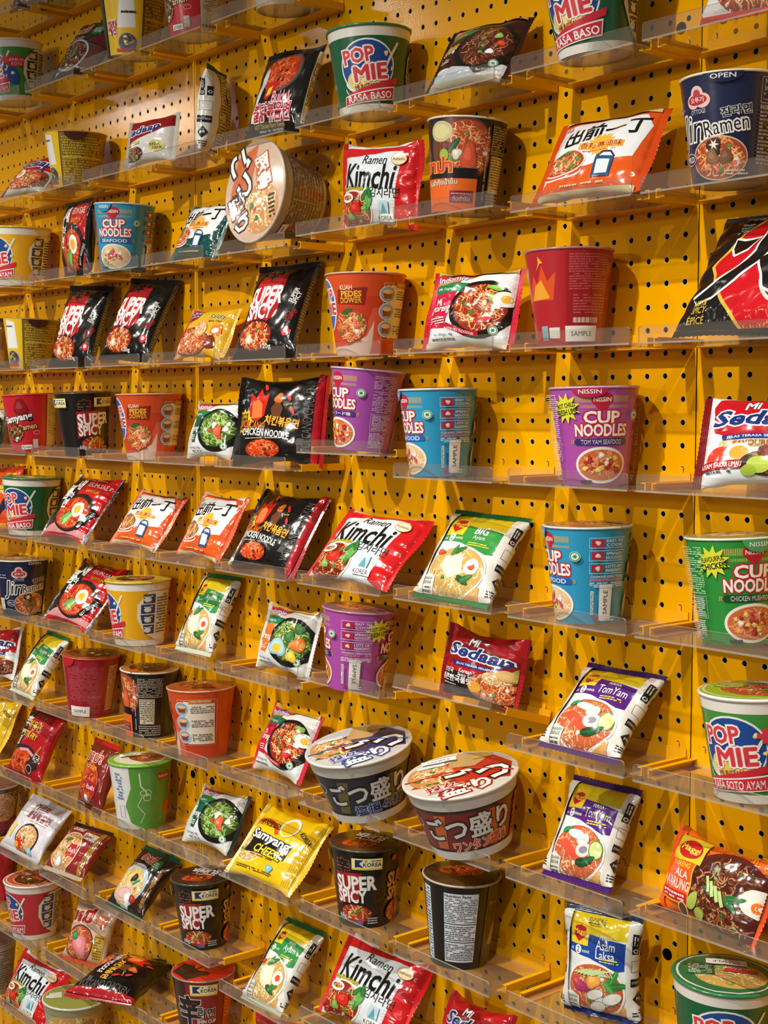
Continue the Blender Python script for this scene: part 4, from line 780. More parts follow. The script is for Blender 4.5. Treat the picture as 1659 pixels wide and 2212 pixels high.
ck('gold', (104, 72, 91), '#d8b01c', rim='#a8843a', lid='#6a3a24', tab=(6, 34, 14, '#4a2018', ''))(goldart)
ck('gold2', (104, 76, 100), '#d8b01c', rim='#a8843a', lid='#6a3a24')(lambda a, H: (goldart(a, H), a.R(-150, 0, -86, H, '#28321f'), a.T_('짜장', -70, 40, 22, '#c03048', w=18, b=.05, o=((WH, .12),)), a.N(-52, 60, -30, 66, 1, K)))
@ck('wgreen', (104, 79, 108), '#dfe0dc', rim='#7ac040', rimw=2.2, lid='#7aac40', lidart=lambda a, R: (a.E(0, 0, R*.84, R*.84, '#d8d4b8'), a.F(R*.2, 0, R*.55, R*.6, 'orange', n=50, size=1.4)), stick=((-14, 1014, 36, 16, False, False),))
def _(a, H):
    a.G([(-24, H), (-22, 70), (-34, 40), (-26, 12), (-8, 0), (120, 0), (120, H)], '#5c9a3c'); a.line([(-8, 96), (-6, 74), (2, 64), (4, 56)], 2.2, '#cfe0c0'); a.ring(2, 62, 9, 5, 1.2, '#cfe0c0'); a.ring(4, 54, 6, 6, 1.2, '#cfe0c0'); a.line([(-4, 56), (-12, 40), (0, 26), (-8, 10)], 1.4, '#cfe0c0')
    a.G([(22, 92), (46, 94), (44, 82), (22, 80)], '#b82a2c'); a.T_('Indomie', 33, 87, 5, WH, w=20, b=.02); a.G([(52, 40), (50, 84), (70, 90), (90, 60)], '#e0782a'); a.G([(36, 22), (40, 40), (64, 44), (66, 14)], '#d85a2a'); a.F(62, 62, 14, 16, 'yellow', n=30); a.N(-50, 50, -36, 96, 9, '#5a7aa8'); a.line([(-46, 20), (-36, 20), (-36, 40), (-46, 40), (-46, 20)], .8, '#5a7aa8')
@ck('nut', (97, 72, 110), '#191513', rim='#b0a890', lid='#2c241c', lidart=lambda a, R: a.F(0, R*.1, R*.6, R*.4, 'fire', n=60, size=1.2))
def _(a, H):
    a.R(-52, 8, -38, H-8, '#c8d0dc'); a.N(-51, 10, -39, H-10, 24, '#444'); a.R(-18, 10, 22, H-10, '#d0d8e2'); a.N(-17, 62, 21, H-16, 14, '#3a3a44'); a.N(-17, 38, 21, 58, 8, '#3a3a44'); a.N(-17, 12, 21, 34, 10, '#3a3a44'); a.T_('Nutrition Facts', -2, H-13, 3.6, '#222', w=30, b=.03)
    for y in (36, 60): a.R(-18, y, 22, y+1, '#222')
    a.R(34, 0, 130, H, '#4a3a16'); a.T_('Samyang', 50, 84, 6, '#b89a58', w=22, b=.01); a.G([(44, 30), (50, 50), (58, 58), (64, 40), (58, 24)], '#b8a070')
@ck('lime', (112, 88, 85), '#a8a088', rim='#c8d0c0', rimw=2.4, lid='#8a9044', lidart=lambda a, R: (a.F(R*.2, R*.1, R*.45, R*.4, 'red', n=40), a.R(-R*.8, -R*.1, -R*.4, R*.35, '#c8ccb4'), a.line([(-R*.4, R*.6), (R*.1, -R*.2)], 4, '#c07a80'), a.R(-R*.9, -R*.05, -R*.65, R*.15, '#d8d8d0')))
def _(a, H): a.F(0, 40, 60, 34, 'yellow', n=160); a.R(-150, 70, 150, 84, '#98946e'); a.blob(20, 44, 16, '#b0824a')
def bowl(body, ink, sub, subc, edge):
    def f(a, H):
        for y0, y1, c in ((0, 12, '#d8d6d0'), (70, 88, '#cfccc4')): a.R(-300, y0, 300, y1, c)
        a.R(-300, 66.5, 300, 70, K); a.R(-300, 12, 300, 14, K)
        for i in range(5): a.G([(-120+i*66, 16), (-110+i*66, 64), (-96+i*66, 64), (-104+i*66, 16)], edge)
        for cx in (-6, 150): 
            a.T_('ごつ盛り', cx, 46, 30, '#dcdcda', w=108, b=.04, rot=4, o=((K, .1),)); a.T_(sub, cx+14, 22, 15, subc[0], w=74, b=.03, rot=5, o=((subc[1], .09),))
        a.G([(56, 14), (66, 66), (110, 66), (110, 14)], edge); a.N(60, 18, 104, 60, 6, K); a.ring(-74, 50, 7, 7, 1, '#dcdcda', n=18)
    return f
def bowllid(c1, c2):
    def f(a, R):
        a.G([(-R*.9, -R*.3), (R*.8, -R*.55), (R*.94, R*.1), (R*.6, R*.74), (-R*.2, R*.5)], c1); a.G([(-R*.2, R*.3), (R*.1, R*.96), (R*.7, R*.68), (R*.3, R*.2)], '#b89a68'); a.F(-R*.5, R*.1, R*.42, R*.5, 'pale', n=70, size=1.5)
        a.T_('ごつ', R*.28, -R*.22, R*.7, WH, w=R*1.1, b=.05, rot=10, o=((K, .12),)); a.T_('盛り', R*.0, -R*.66, R*.42, WH, w=R*.9, b=.05, rot=10, o=((c2, .12),)); a.R(R*.3, R*.5, R*.66, R*.66, '#c8a050'); a.R(-R*.7, R*.46, -R*.2, R*.6, '#dfe2e4'); a.line([(-R*.98, 0), (R*.2, R*.1), (R*.9, -R*.3)], 3, '#c8452a' if c1 != '#26305a' else '#3a60b0'); a.T_('担々', -R*.4, -R*.5, R*.26, c2, b=.04, rot=10, o=((WH, .1),))
    return f
ck('bowl_red', (140, 98, 88), '#7a1a1e', rim='#d8d4cc', rimw=2.6, lid='#cfc8bc', lidart=bowllid('#b82a24', '#a8201c'), stick=((-20, 1046, 44, 12, False, False),))(bowl('r', WH, 'ワンタン醤油', ('#d8502a', '#e8d8c8'), '#c8622a'))
ck('bowl_blue', (140, 98, 88), '#1a2136', rim='#d8d4cc', rimw=2.6, lid='#c2c2c0', lidart=bowllid('#26305a', '#2a4a9a'))(bowl('b', WH, '塩担々麺', ('#223a78', '#b8c0cc'), '#6a6430'))
@ck('bowl_org', (140, 98, 88), '#b3a489', rim='#c0b4a0', rimw=2.6, lid='#c8a890', lidart=lambda a, R: (a.G([(-R*.95, -R*.2), (-R*.5, R*.8), (R*.2, R*.9), (-R*.1, 0), (-R*.5, -R*.7)], '#c8602a'), a.F(R*.2, -R*.4, R*.6, R*.5, 'pale', n=90, size=1.5), a.T_('ごつ', -R*.35, R*.45, R*.62, WH, w=R*1.0, b=.05, rot=-70, o=((K, .12),)), a.T_('盛り', -R*.5, -R*.3, R*.5, WH, w=R*.8, b=.05, rot=-70, o=((K, .12),)), a.T_('豚骨', R*.35, R*.3, R*.4, WH, w=R*.7, b=.05, rot=-80, o=(('#c8602a', .12),)), a.N(R*.5, -R*.7, R*.7, -R*.2, 6, '#3a2a1a')), stick=((30, 66, 16, 12, False, False),))
def _(a, H):
    for i in range(11): a.N(-120, 6+i*6, 200, 10.5+i*6, 2, '#6a5840', h=.75)
    for x in (-60, 20, 70): a.R(x, 8, x+1.6, 70, '#b3a489'); a.N(x+6, 10, x+20, 60, 8, '#c8702c', h=.6)
    a.R(-300, 72, 300, 88, '#a89a80')
ck('cupo', (100, 80, 100), '#b8702a', rim='#c88a3a', rimw=2.2, lid='#b87424')(lambda a, H: a.N(-40, 10, 60, 90, 12, '#7a3a14'))
ck('cupb', (96, 73, 100), '#5a3a2c', rim='#a89a8a', lid='#7a5a4a')(lambda a, H: (a.F(10, 60, 36, 30, 'pale', n=60), a.R(-60, 16, 90, 34, '#8a2a4a'), a.N(10, 40, 60, 92, 12, '#b0a088')))
ck('cupg', (95, 73, 100), '#a89a88', rim='#7a6a5c', lid='#4a3a34')(lambda a, H: a.N(-40, 10, 60, 90, 16, '#5a5048'))
ck('cupt', (104, 75, 105), '#d8d2c2')(lambda a, H: a.N(-40, 10, 60, 90, 10, '#5a5048'))

# ------------------------------------------------------------- placement tables (mm, degrees)
# kind, x, y, lift, yaw, lean, roll, scale x, scale z, row, column, label, short name, group
PACKS = [
('rtop', 135, -83, 1.5, 8.3, 24.4, 1.3, 0.999, 1.0, -13, (1, 0), 'white and red noodle packet standing at the top right corner', 'corner ramen packet'),
('hot', 116, -94, 2.1, 0.3, 34.6, 0.2, 0.999, 0.967, -1, (1, 0), 'black and red packet with one huge brushed black character at the right edge', 'huge character packet'),
('sedw', 133, -75, 4.9, 20.5, 29.0, -2.3, 0.993, 0.957, 5, (1, 0), 'white noodle packet with red top and blue lettering at the right edge', 'white right edge packet'),
('warung', 73, -68, 0.6, -9.5, 22.6, 0.7, 1.001, 0.984, 23, (1, 0), 'wide orange noodle packet with dark fried noodles at the lower right edge', 'wide orange packet'),
('demae', -83, -90, 3.3, 6.3, 31.6, -0.2, 1.035, 1.015, -7, (0, 4), 'large orange and white packet with black brush characters, below the topmost green cup', 'large orange white packet'),
('tomyam', -85, -93, 5.7, -0.3, 45.7, -1.2, 1.19, 0.983, 17, (0, 4), 'wide purple banded packet with prawns and lime, leaning back far on its shelf', 'wide purple prawn packet'),
('tomyam', -106, -69, 1.3, 3.5, 29.3, -0.5, 1.005, 0.987, 23, (0, 4), 'narrow purple banded packet with prawns and lime, below the wide purple one', 'narrow purple prawn packet'),
('asam', -80, -52, 1.7, 13.8, 5.5, -1.5, 1.001, 0.993, 29, (0, 4), 'white packet with blue band and fish noodles, standing upright at the lower right', 'blue banded fish packet'),
('indo_br', -283, -81, 2.6, 9.5, 34.5, 0.2, 0.974, 0.982, -13, (0, 3), 'dark maroon packet of brown fried noodles between two green cups at the top', 'maroon fried noodle packet'),
('indo_pk', -287, -73, -0.2, 14.1, 16.8, 0.8, 1.0, 0.994, -1, (0, 3), 'pink and white stir fry packet left of the red sample cup', 'large pink stir fry packet'),
('bigayam', -296, -92, 0.3, 7.6, 37.6, 2.5, 1.025, 0.979, 11, (0, 3), 'wide green and yellow packet with egg noodle soup, green crimped ends', 'wide green yellow packet'),
('sedr', -291, -49, 2.0, 6.6, 10.5, 4.1, 1.005, 0.94, 16.2, (0, 3), 'red packet with dark blue lettering on the steeply tilted shelf', 'red packet on the tilted shelf'),
('sedr2', -296, -72, 0.1, -5.8, 26.5, -4.3, 0.989, 1.001, 35, (0, 3), 'red packet with blue lettering cut by the bottom edge, under the nutrition table cup', 'red bottom edge packet'),
('kimchi', -473, -55, -1.0, 0.6, -1.3, 5.8, 0.999, 0.949, -7.4, (0, 2), 'white and red kimchi packet standing upright beside the black and orange cup', 'upright kimchi packet'),
('kimchi', -498, -94, 5.0, 6.1, 43.7, 3.6, 1.044, 1.022, 11, (0, 2), 'large white and red kimchi packet leaning back, left of the wide green yellow packet', 'large leaning kimchi packet'),
('kimchi', -495, -76, 4.3, 7.2, 32.8, 3.2, 1.026, 0.997, 35, (0, 2), 'large white and red kimchi packet at the bottom edge, below the black Korea sticker cup', 'bottom edge kimchi packet'),
('buldak', -674, -81, 1.5, 7.6, 20.6, 0.8, 1.003, 0.997, -13, (0, 1), 'black packet with a round bowl of red noodles and pink characters, near the top', 'black pink lettered packet'),
('ss', -698, -84, -0.9, 11.3, 26.0, -1.9, 1.014, 1.011, -1, (0, 1), 'largest of three black spicy noodle packets, next to the large orange cup', 'largest black spicy packet'),
('vol', -681, -72, -0.3, 19.7, 11.9, -0.7, 1.006, 1.018, 5, (0, 1), 'big black volcano chicken packet with red edge, beside the purple small print cup', 'upper volcano packet'),
('vol', -717, -78, 1.1, 4.0, 32.1, 3.3, 1.005, 1.002, 11, (0, 1), 'leaning black volcano chicken packet with red edge, beside the large kimchi packet', 'leaning volcano packet'),
('indo_eg', -701, -53, 3.5, 4.2, 16.8, 2.5, 1.003, 1.004, 17, (0, 1), 'orange and white packet with a fried egg on green noodles', 'fried egg packet'),
('indo_pk', -711, -57, 2.6, -1.7, 25.5, 0.6, 1.001, 1.019, 23, (0, 1), 'pink and white stir fry packet tucked behind the navy bowl', 'pink packet behind navy bowl'),
('cheese', -707, -94, 2.2, 4.4, 44.2, 1.1, 1.038, 0.999, 29, (0, 1), 'yellow cheese noodle packet with white outlined lettering in the middle of the lower shelves', 'yellow cheese packet'),
('ayam', -696, -96, -0.7, 3.4, 40.5, 0.7, 1.011, 1.007, 36, (0, 1), 'slim green and yellow egg noodle packet near the bottom, beside the large kimchi packet', 'slim lower green yellow packet'),
('kuhan2', -644, -86, -1.0, 12.6, 0.4, -2.1, 0.999, 0.978, 41, (0, 1), 'brown red packet whose top just shows at the bottom edge', 'bottom edge brown packet'),
('demae_g', -910, -66, 2.0, -1.7, 23.8, 3.7, 0.992, 0.932, -7, (0, 0), 'dark green and white packet half hidden by the orange bowl lying sideways', 'dark green white packet'),
('kuah', -899, -64, 3.8, 8.3, 26.9, 2.0, 0.991, 0.948, -1, (0, 0), 'small yellow packet with red corner between two black spicy packets', 'small yellow red packet'),
('indo_gr', -882, -54, 3.9, 4.0, 14.2, 0.6, 0.998, 0.958, 5, (0, 0), 'small dark green noodle packet left of the big upright volcano packet', 'upper dark green noodle packet'),
('demae', -900, -67, 2.6, -2.8, 28.1, 2.2, 1.003, 1.011, 11, (0, 0), 'small orange and white packet with black characters, directly left of the leaning volcano packet', 'small orange packet by volcano'),
('ayam', -909, -72, 7.0, 4.2, 28.3, 0.8, 1.009, 0.998, 17, (0, 0), 'slim green and yellow egg noodle packet to the right of the yellow cup', 'slim middle green yellow packet'),
('indo_gr', -899, -58, 1.7, 5.9, 28.6, 0.1, 1.003, 1.002, 29, (0, 0), 'small dark green noodle packet left of the yellow cheese packet', 'lower dark green noodle packet'),
('seds', -1011, -77, 5.2, 16.7, 12.4, -3.3, 0.987, 0.941, -13, (-1, 4), 'small red and silver packet with gold badge beside a sideways white packet', 'small silver red packet'),
('ss', -1090, -86, 7.0, 13.8, 26.6, 4.7, 1.01, 0.99, -1, (-1, 4), 'middle one of three black spicy noodle packets, left of the small yellow packet', 'middle black spicy packet'),
('demae', -1094, -70, 5.2, 4.8, 34.9, 3.6, 1.007, 0.973, 11, (-1, 4), 'small orange and white packet with black characters, beside the red egg packet', 'small orange packet by egg'),
('bowie', -1107, -91, 0.5, 3.9, 43.4, 1.8, 1.008, 0.963, 35, (-1, 4), 'dark brown packet with a bowl of yellow noodles, left of a black cup', 'dark brown bowl packet'),
('indo_dk', -1246, -86, 2.0, 8.5, 31.2, 4.0, 0.999, 1.007, -20, (-1, 3), 'dark brown packet with red lettering beside the tall yellow cup at the top', 'top dark brown packet'),
('teum0', -1269, -70, 2.8, -6.5, 2.0, 1.0, 1.0, 0.959, -7, (-1, 3), 'red packet with black panel hidden behind the small turquoise cup', 'red packet behind turquoise cup'),
('ss', -1295, -74, -1.0, 12.3, 18.3, 2.9, 1.0, 1.001, -1, (-1, 3), 'leftmost of three black spicy noodle packets, beside the gold cup', 'leftmost black spicy packet'),
('teum', -1300, -94, 4.1, 4.4, 38.2, 2.1, 1.016, 0.998, 11, (-1, 3), 'red and black packet with halved egg, upper one of its pair', 'upper egg packet'),
('teum', -1293, -95, 7.0, 6.1, 39.8, 5.2, 1.027, 0.977, 17, (-1, 3), 'red and black packet with halved egg, left of the yellow cup', 'lower egg packet'),
('kuhan', -1223, -89, -1.0, -3.6, 18.7, -0.1, 0.999, 0.923, 29, (-1, 3), 'brown red packet with noodle bowl tucked behind the white and green cup', 'brown red bowl packet'),
('thai', -1338, -85, 4.4, 3.4, 46.1, -2.8, 1.007, 0.963, 35, (-1, 3), 'pale soup noodle packet with a sample sticker across its top', 'sample stickered packet'),
('pinkn', -1297, -68, -0.2, 14.8, 27.2, -2.1, 0.996, 0.918, 41, (-1, 3), 'tan packet with a pink noodle bowl standing behind the lying volcano packet', 'pink bowl packet'),
('seds2', -1445, -87, 7.0, 10.7, 41.6, 0.0, 1.001, 0.99, -13, (-1, 2), 'glossy red and tan packet left of the gold cup with a dark pull tab', 'glossy red tan packet'),
('ayam', -1490, -84, 4.0, 3.8, 35.7, 4.3, 1.011, 0.989, 23, (-1, 2), 'slim green and yellow egg noodle packet left of the red sample cup', 'slim left green yellow packet'),
('stir', -1490, -84, -1.0, 11.7, 25.9, 5.3, 1.014, 0.942, 29, (-1, 2), 'red stir fry packet with yellow lettering near the left edge', 'red stir fry packet'),
('carbo', -1513, -86, -0.6, 7.1, 39.8, 3.8, 1.01, 0.982, 35, (-1, 2), 'lilac white packet with dark red characters near the lower left edge', 'lilac white packet'),
('kimchi', -1489, -96, -1.0, 5.9, 31.4, 2.1, 1.032, 0.952, 47, (-1, 2), 'white and red kimchi packet in the bottom left corner', 'corner kimchi packet'),
('bowie2', -1686, -63, -0.1, 35.8, 17.5, -4.0, 1.001, 0.981, -1, (-1, 1), 'brown gold packet cut by the left edge beside the gold cup', 'brown gold edge packet'),
('indo_gr', -1711, -68, -1.0, 29.1, 26.2, -3.6, 0.992, 0.929, 5, (-1, 1), 'green noodle packet corner cut by the left edge beside the red cup', 'green edge packet'),
('orange', -1663, -55, 7.0, 0.6, 22.6, -5.7, 1.004, 1.025, 11, (-1, 1), 'orange packet cut by the left edge beside the dark green cup', 'orange edge packet'),
('sedw', -1680, -58, 3.5, 18.6, 19.2, -3.5, 1.003, 0.976, 23, (-1, 1), 'white and red packet cut by the left edge beside the slim green packet', 'white edge packet'),
('cheese', -1708, -63, 6.8, -2.2, 30.4, -5.5, 1.003, 0.941, 29, (-1, 1), 'yellow packet cut by the left edge beside the red stir fry packet', 'yellow edge packet'),
('stir', -1750, -33, 2.3, 1.4, 12.8, 6.2, 0.998, 0.877, 41, (-1, 1), 'dark red packet cut by the left edge above the red cup', 'dark red edge packet'),
('darkp', -1436, -68, 0.7, 15.5, 21.4, 4.8, 0.996, 1.0, -26, (-1, 2), 'dark packet whose base just shows in the top left corner', 'top corner dark packet'),
]
CUPS = [
('jin', 83, -59, 0.5, -0.0, 0.8, 37, 14, -7, (1, 0), 'large navy blue cup with pink clover emblem at the upper right edge', 'large navy cup'),
('cn_green', 102, -57, 1.8, -2.9, 0.9, 36, -18, 11, (1, 0), 'bright green cup with chicken burst and oval bowl picture at the right edge', 'green chicken cup'),
('pm_soto', 127, -58, 1.3, -1.9, 0.8, 36, 22, 17, (1, 0), 'green cup with lime lid and red plus badge, below the green chicken cup', 'lime lidded green cup'),
('pm_bsam', 88, -55, 1.1, 1.6, -0.8, 37, -2, 29, (1, 0), 'dark green cup with an upside down sample sticker on its lid, bottom right corner', 'bottom right green cup'),
('pm_baso', -87, -69, 2.8, -2.8, 4.1, 42, 28, -13, (0, 4), 'dark green cup with red ribbon cut by the top edge above the orange packet', 'top edge green cup'),
('bulred', -133, -57, 0.5, -0.7, 0.7, 43, 4, -1, (0, 4), 'red cup with a flame picture and sample sticker right of the pink packet', 'red flame cup'),
('cn_tom', -93, -57, 0.5, -0.8, 0.8, 42, -8, 5, (0, 4), 'purple cup with a yellow chilli lime burst, below the red flame cup', 'chilli lime purple cup'),
('cn_blue', -98, -61, 0.4, -0.6, 0.5, 42, 48, 11, (0, 4), 'turquoise cup with vertical sample sticker, below the chilli lime purple cup', 'lower turquoise sample cup'),
('mama', -309, -59, 2.0, 3.2, -1.1, 47, 10, -7.4, (0, 3), 'black and orange cup with shrimp soup picture right of the upright kimchi packet', 'black orange shrimp cup'),
('cn_blue', -347, -61, 0.5, -0.8, 0.8, 48, 48, 5, (0, 3), 'turquoise cup with vertical sample sticker, right beside the small print purple cup', 'upper turquoise sample cup'),
('bowl_red', -277, -68, 10.5, -1.3, 12.4, 47, -8, 23, (0, 3), 'big maroon bowl with red patterned lid and white characters', 'maroon bowl'),
('nut', -315, -55, 1.2, 2.0, -0.7, 47, 2, 29, (0, 3), 'black cup turned to its white nutrition tables, below the maroon bowl', 'nutrition table cup'),
('pm_baso', -479, -62, 1.3, -0.8, 1.9, 51, 4, -13, (0, 2), 'dark green cup with blue round emblem beside the black packet with pink characters', 'round emblem green cup'),
('pedes', -501, -55, 0.1, 0.1, -0.2, 51, 4, -1, (0, 2), 'larger orange cup with three round step pictures, left of the pink packet', 'large orange step cup'),
('cn_pur', -507, -57, 2.2, 3.6, -3.6, 51, 42, 4, (0, 2), 'purple cup showing a column of small print, between volcano packet and turquoise cup', 'small print purple cup'),
('cn_tom2', -502, -74, 1.7, 2.8, -2.8, 52, 70, 16.4, (0, 2), 'purple cup with vertical sample sticker between two bowl pictures', 'sample stickered purple cup'),
('bowl_blue', -475, -69, 10.3, -0.6, 12.1, 51, -12, 23, (0, 2), 'big navy bowl with patterned lid and white characters', 'navy bowl'),
('ssc', -501, -57, 0.3, 0.5, -0.4, 51, 10, 29, (0, 2), 'black cup with yellow Korea sticker directly below the navy bowl', 'black cup below navy bowl'),
('samyang', -893, -66, 1.6, -1.5, 2.5, 58, 24, -20, (0, 0), 'red cup with beige print panel at the top edge', 'top edge red cup'),
('pedes', -907, -55, 1.2, -1.8, 0.4, 58, 62, 23, (0, 0), 'red orange cup turned to its white panel of cooking steps', 'cooking steps cup'),
('ssc', -906, -56, 0.9, -1.5, 1.5, 58, 8, 35, (0, 0), 'black cup with yellow Korea sticker above the red lidded cup', 'black cup above red lid'),
('shin', -910, -56, 0.2, -0.3, 0.2, 58, -2, 41, (0, 0), 'red and black cup with red lid cut by the bottom edge', 'red lidded cup'),
('gold2', -1067, -72, 2.8, 4.3, 1.6, 60, -34, -20, (-1, 4), 'tall yellow cup with a blue bowl picture cut by the top edge', 'tall yellow cup'),
('cn_blue', -1126, -61, 2.1, 3.5, -0.1, 60, 18, -7, (-1, 4), 'small turquoise seafood cup in front of a red packet', 'small turquoise cup'),
('pedes', -1058, -54, 0.5, -0.6, 0.8, 60, 4, 5, (-1, 4), 'smaller orange cup with three round step pictures right of a black cup', 'small orange step cup'),
('pm_yel', -1093, -59, 0.3, -0.4, 0.4, 60, 66, 17, (-1, 4), 'yellow cup with blue picture strip and yellow lid', 'yellow lidded cup'),
('mama', -1081, -50, 0.6, 0.9, -0.5, 60, 58, 23, (-1, 4), 'black cup with white print and an orange corner right of the red sample cup', 'black print cup'),
('wgreen', -1091, -60, 0.5, -0.7, 0.6, 60, -6, 29, (-1, 4), 'white cup with a green wave and lime lid', 'green wave cup'),
('gold', -1286, -62, 2.4, 3.7, 0.5, 62, 6, -13, (-1, 3), 'gold fine print cup with a dark brown pull tab', 'gold pull tab cup'),
('ssc', -1277, -55, 1.5, -0.0, 2.4, 62, -22, 5, (-1, 3), 'black cup with yellow Korea sticker below the leftmost black spicy packet', 'black cup below spicy packets'),
('redback', -1280, -53, 1.5, 2.3, -1.1, 62, 0, 23, (-1, 3), 'red cup covered in fine print with a sample sticker at its base', 'red fine print cup'),
('lime', -1321, -73, 0.8, 0.6, -1.1, 63, 0, 47, (-1, 3), 'clear bowl with an olive green lid at the bottom edge', 'olive lidded bowl'),
('pm_soto', -1503, -66, 1.6, -0.4, 2.4, 64, 46, -20, (-1, 2), 'light green cup with white rim at the upper left edge', 'upper left green cup'),
('pm_yel', -1509, -60, 2.1, 3.0, -0.1, 64, 50, -7, (-1, 2), 'yellow cup with white rim cut by the left edge', 'left edge yellow cup'),
('gold', -1486, -54, 1.9, 3.0, -2.0, 64, -4, -1, (-1, 2), 'gold cup with yellow stripe left of three black spicy packets', 'gold stripe cup'),
('samyang', -1482, -55, 1.3, -2.1, 1.9, 64, 4, 5, (-1, 2), 'red cup with white lettering left of a black cup', 'red lettered cup'),
('pm_baso', -1495, -55, 0.9, 1.2, -1.2, 64, 34, 11, (-1, 2), 'dark green cup with white rim left of the upper egg packet', 'left dark green cup'),
('jin', -1526, -60, 0.0, 0.0, -0.1, 65, -12, 17, (-1, 2), 'smaller navy blue cup with white lettering left of the lower egg packet', 'small navy cup'),
('pm_red', -1497, -62, 0.4, -0.5, 0.4, 64, 55, 41, (-1, 2), 'red cup with white rim and navy picture strip at the lower left', 'red picture strip cup'),
('cupo', -1679, -54, 0.4, 0.5, -0.2, 66, 0, 17, (-1, 1), 'orange brown lidded cup mostly cut by the left edge', 'orange edge cup'),
('cupb', -1667, -60, 0.2, 0.1, 0.3, 66, 0, 35, (-1, 1), 'brown cup with magenta band cut by the left edge', 'brown edge cup'),
('cupg', -1646, -81, 0.3, 0.1, 0.5, 66, 0, 47, (-1, 1), 'greyish cup cut by the left edge above the corner kimchi packet', 'grey edge cup'),
('cupt', -683, -54, 0.1, -0.1, 0.2, 54, 0, -20, (0, 1), 'pale cup whose round base shows through its shelf at the top edge', 'pale top edge cup'),
]

# ------------------------------------------------------------- wall of pegboard
PER, PIT = 1001.1, 25.4
def hole_x(p, i): return p*PER-17.96-PIT*(38-i)
def build_wall():
    r0, r1 = -34, 58
    ang = np.arange(12)*PI/6; hx, hz = np.cos(ang), np.sin(ang); h = PIT/2
    cor = np.array([(h, h), (-h, h), (-h, -h), (h, -h)])
    cell = [np.c_[cor[:, 0], np.zeros(4), cor[:, 1]], np.c_[3.3*hx, 0*hx, 3.3*hz], np.c_[3.3*hx, 0*hx+1.6, 3.3*hz], np.c_[3.75*hx, 0*hx-.06, 3.75*hz], np.c_[3.3*hx, 0*hx-.06, 3.3*hz]]
    cv = np.concatenate(cell); F = []; M = []
    for i in range(12):
        j = (i+1) % 12; F.append((i//3, 4+j, 4+i)); M.append(0)
        F += [(4+i, 4+j, 16+j), (4+i, 16+j, 16+i)]; M += [1, 1]
        F += [(28+i, 40+i, 40+j), (28+i, 40+j, 28+j)]; M += [1, 1]
    for k in range(4): F.append((k, (k+1) % 4, 4+3*((k+1) % 4))); M.append(0)
    F = np.array(F); M = np.array(M)
    big = [(-28.05, -675), (28, -675), (-27.7, 347), (28, 347), (-1025.5, -668), (-966.5, -667.7)]
    ctr = []; plain = []
    for p in (-2, -1, 0, 1):
        lo, hi = (20, 39) if p == -2 else (0, 39)
        for i in range(lo, hi):
            x = hole_x(p, i)
            for r in range(r0, r1+1):
                z = -r*PIT
                ctr.append((x, z))
        xl, xr = hole_x(p, lo)-h, hole_x(p, 38)+h
        zt, zb = -r0*PIT+h, -r1*PIT-h
        if lo == 0: plain.append((p*PER-PER+.7, xl, zb, zt))
        else: plain.append((p*PER-PER+.7, xl, zb, zt))
        plain.append((xr, p*PER-.7, zb, zt)); plain.append((p*PER-PER+.7, p*PER-.7, zt, 1500.))
    ctr = np.array(ctr)
    V = (cv[None]+np.stack([ctr[:, 0], 0*ctr[:, 0], ctr[:, 1]], 1)[:, None]).reshape(-1, 3)
    FF = (F[None]+(np.arange(len(ctr))*len(cv))[:, None, None]).reshape(-1, 3); MM_ = np.tile(M, len(ctr))
    F2 = FF.tolist(); b = len(V); ex = []
    for x0, x1, z0, z1 in plain:
        F2.append((b, b+1, b+2, b+3)); b += 4; ex += [(x0, 0, z0), (x1, 0, z0), (x1, 0, z1), (x0, 0, z1)]
    V = np.concatenate([V, np.array(ex)])*MM; V[:, 2] += Z0
    fm = np.concatenate([MM_, np.zeros(len(plain), int)])
    obj('wall_back', raw_mesh('wall_back', V, F2, [M_WALL, M_EDGE], fm), kind='structure')
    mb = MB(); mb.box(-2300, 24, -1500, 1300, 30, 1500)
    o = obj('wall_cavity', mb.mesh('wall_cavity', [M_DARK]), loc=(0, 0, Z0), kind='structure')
    for x, z in big:
        V_, F_ = [], []
        mb = MB(); n = 20; mb.prism([(6.6*math.cos(2*PI*k/n), 6.6*math.sin(2*PI*k/n)) for k in range(n)], -.25, .4, lambda u, v, hh: (u, -hh-.0, v))
        mb.F.reverse() if 0 else None
        obj('trim_bolt_hole_shade', mb.mesh('bolt_hole_shade', [M_DARK]), loc=(x*MM, -.0003, Z0+z*MM), kind='structure')  # flat black disc on the wall, its colour standing for a hole's shade
    mb = MB(); mb.box(-7000, -6000, -20, 4000, 40, 0); obj('floor', mb.mesh('floor', [M_FLOOR]), kind='structure')
build_wall()

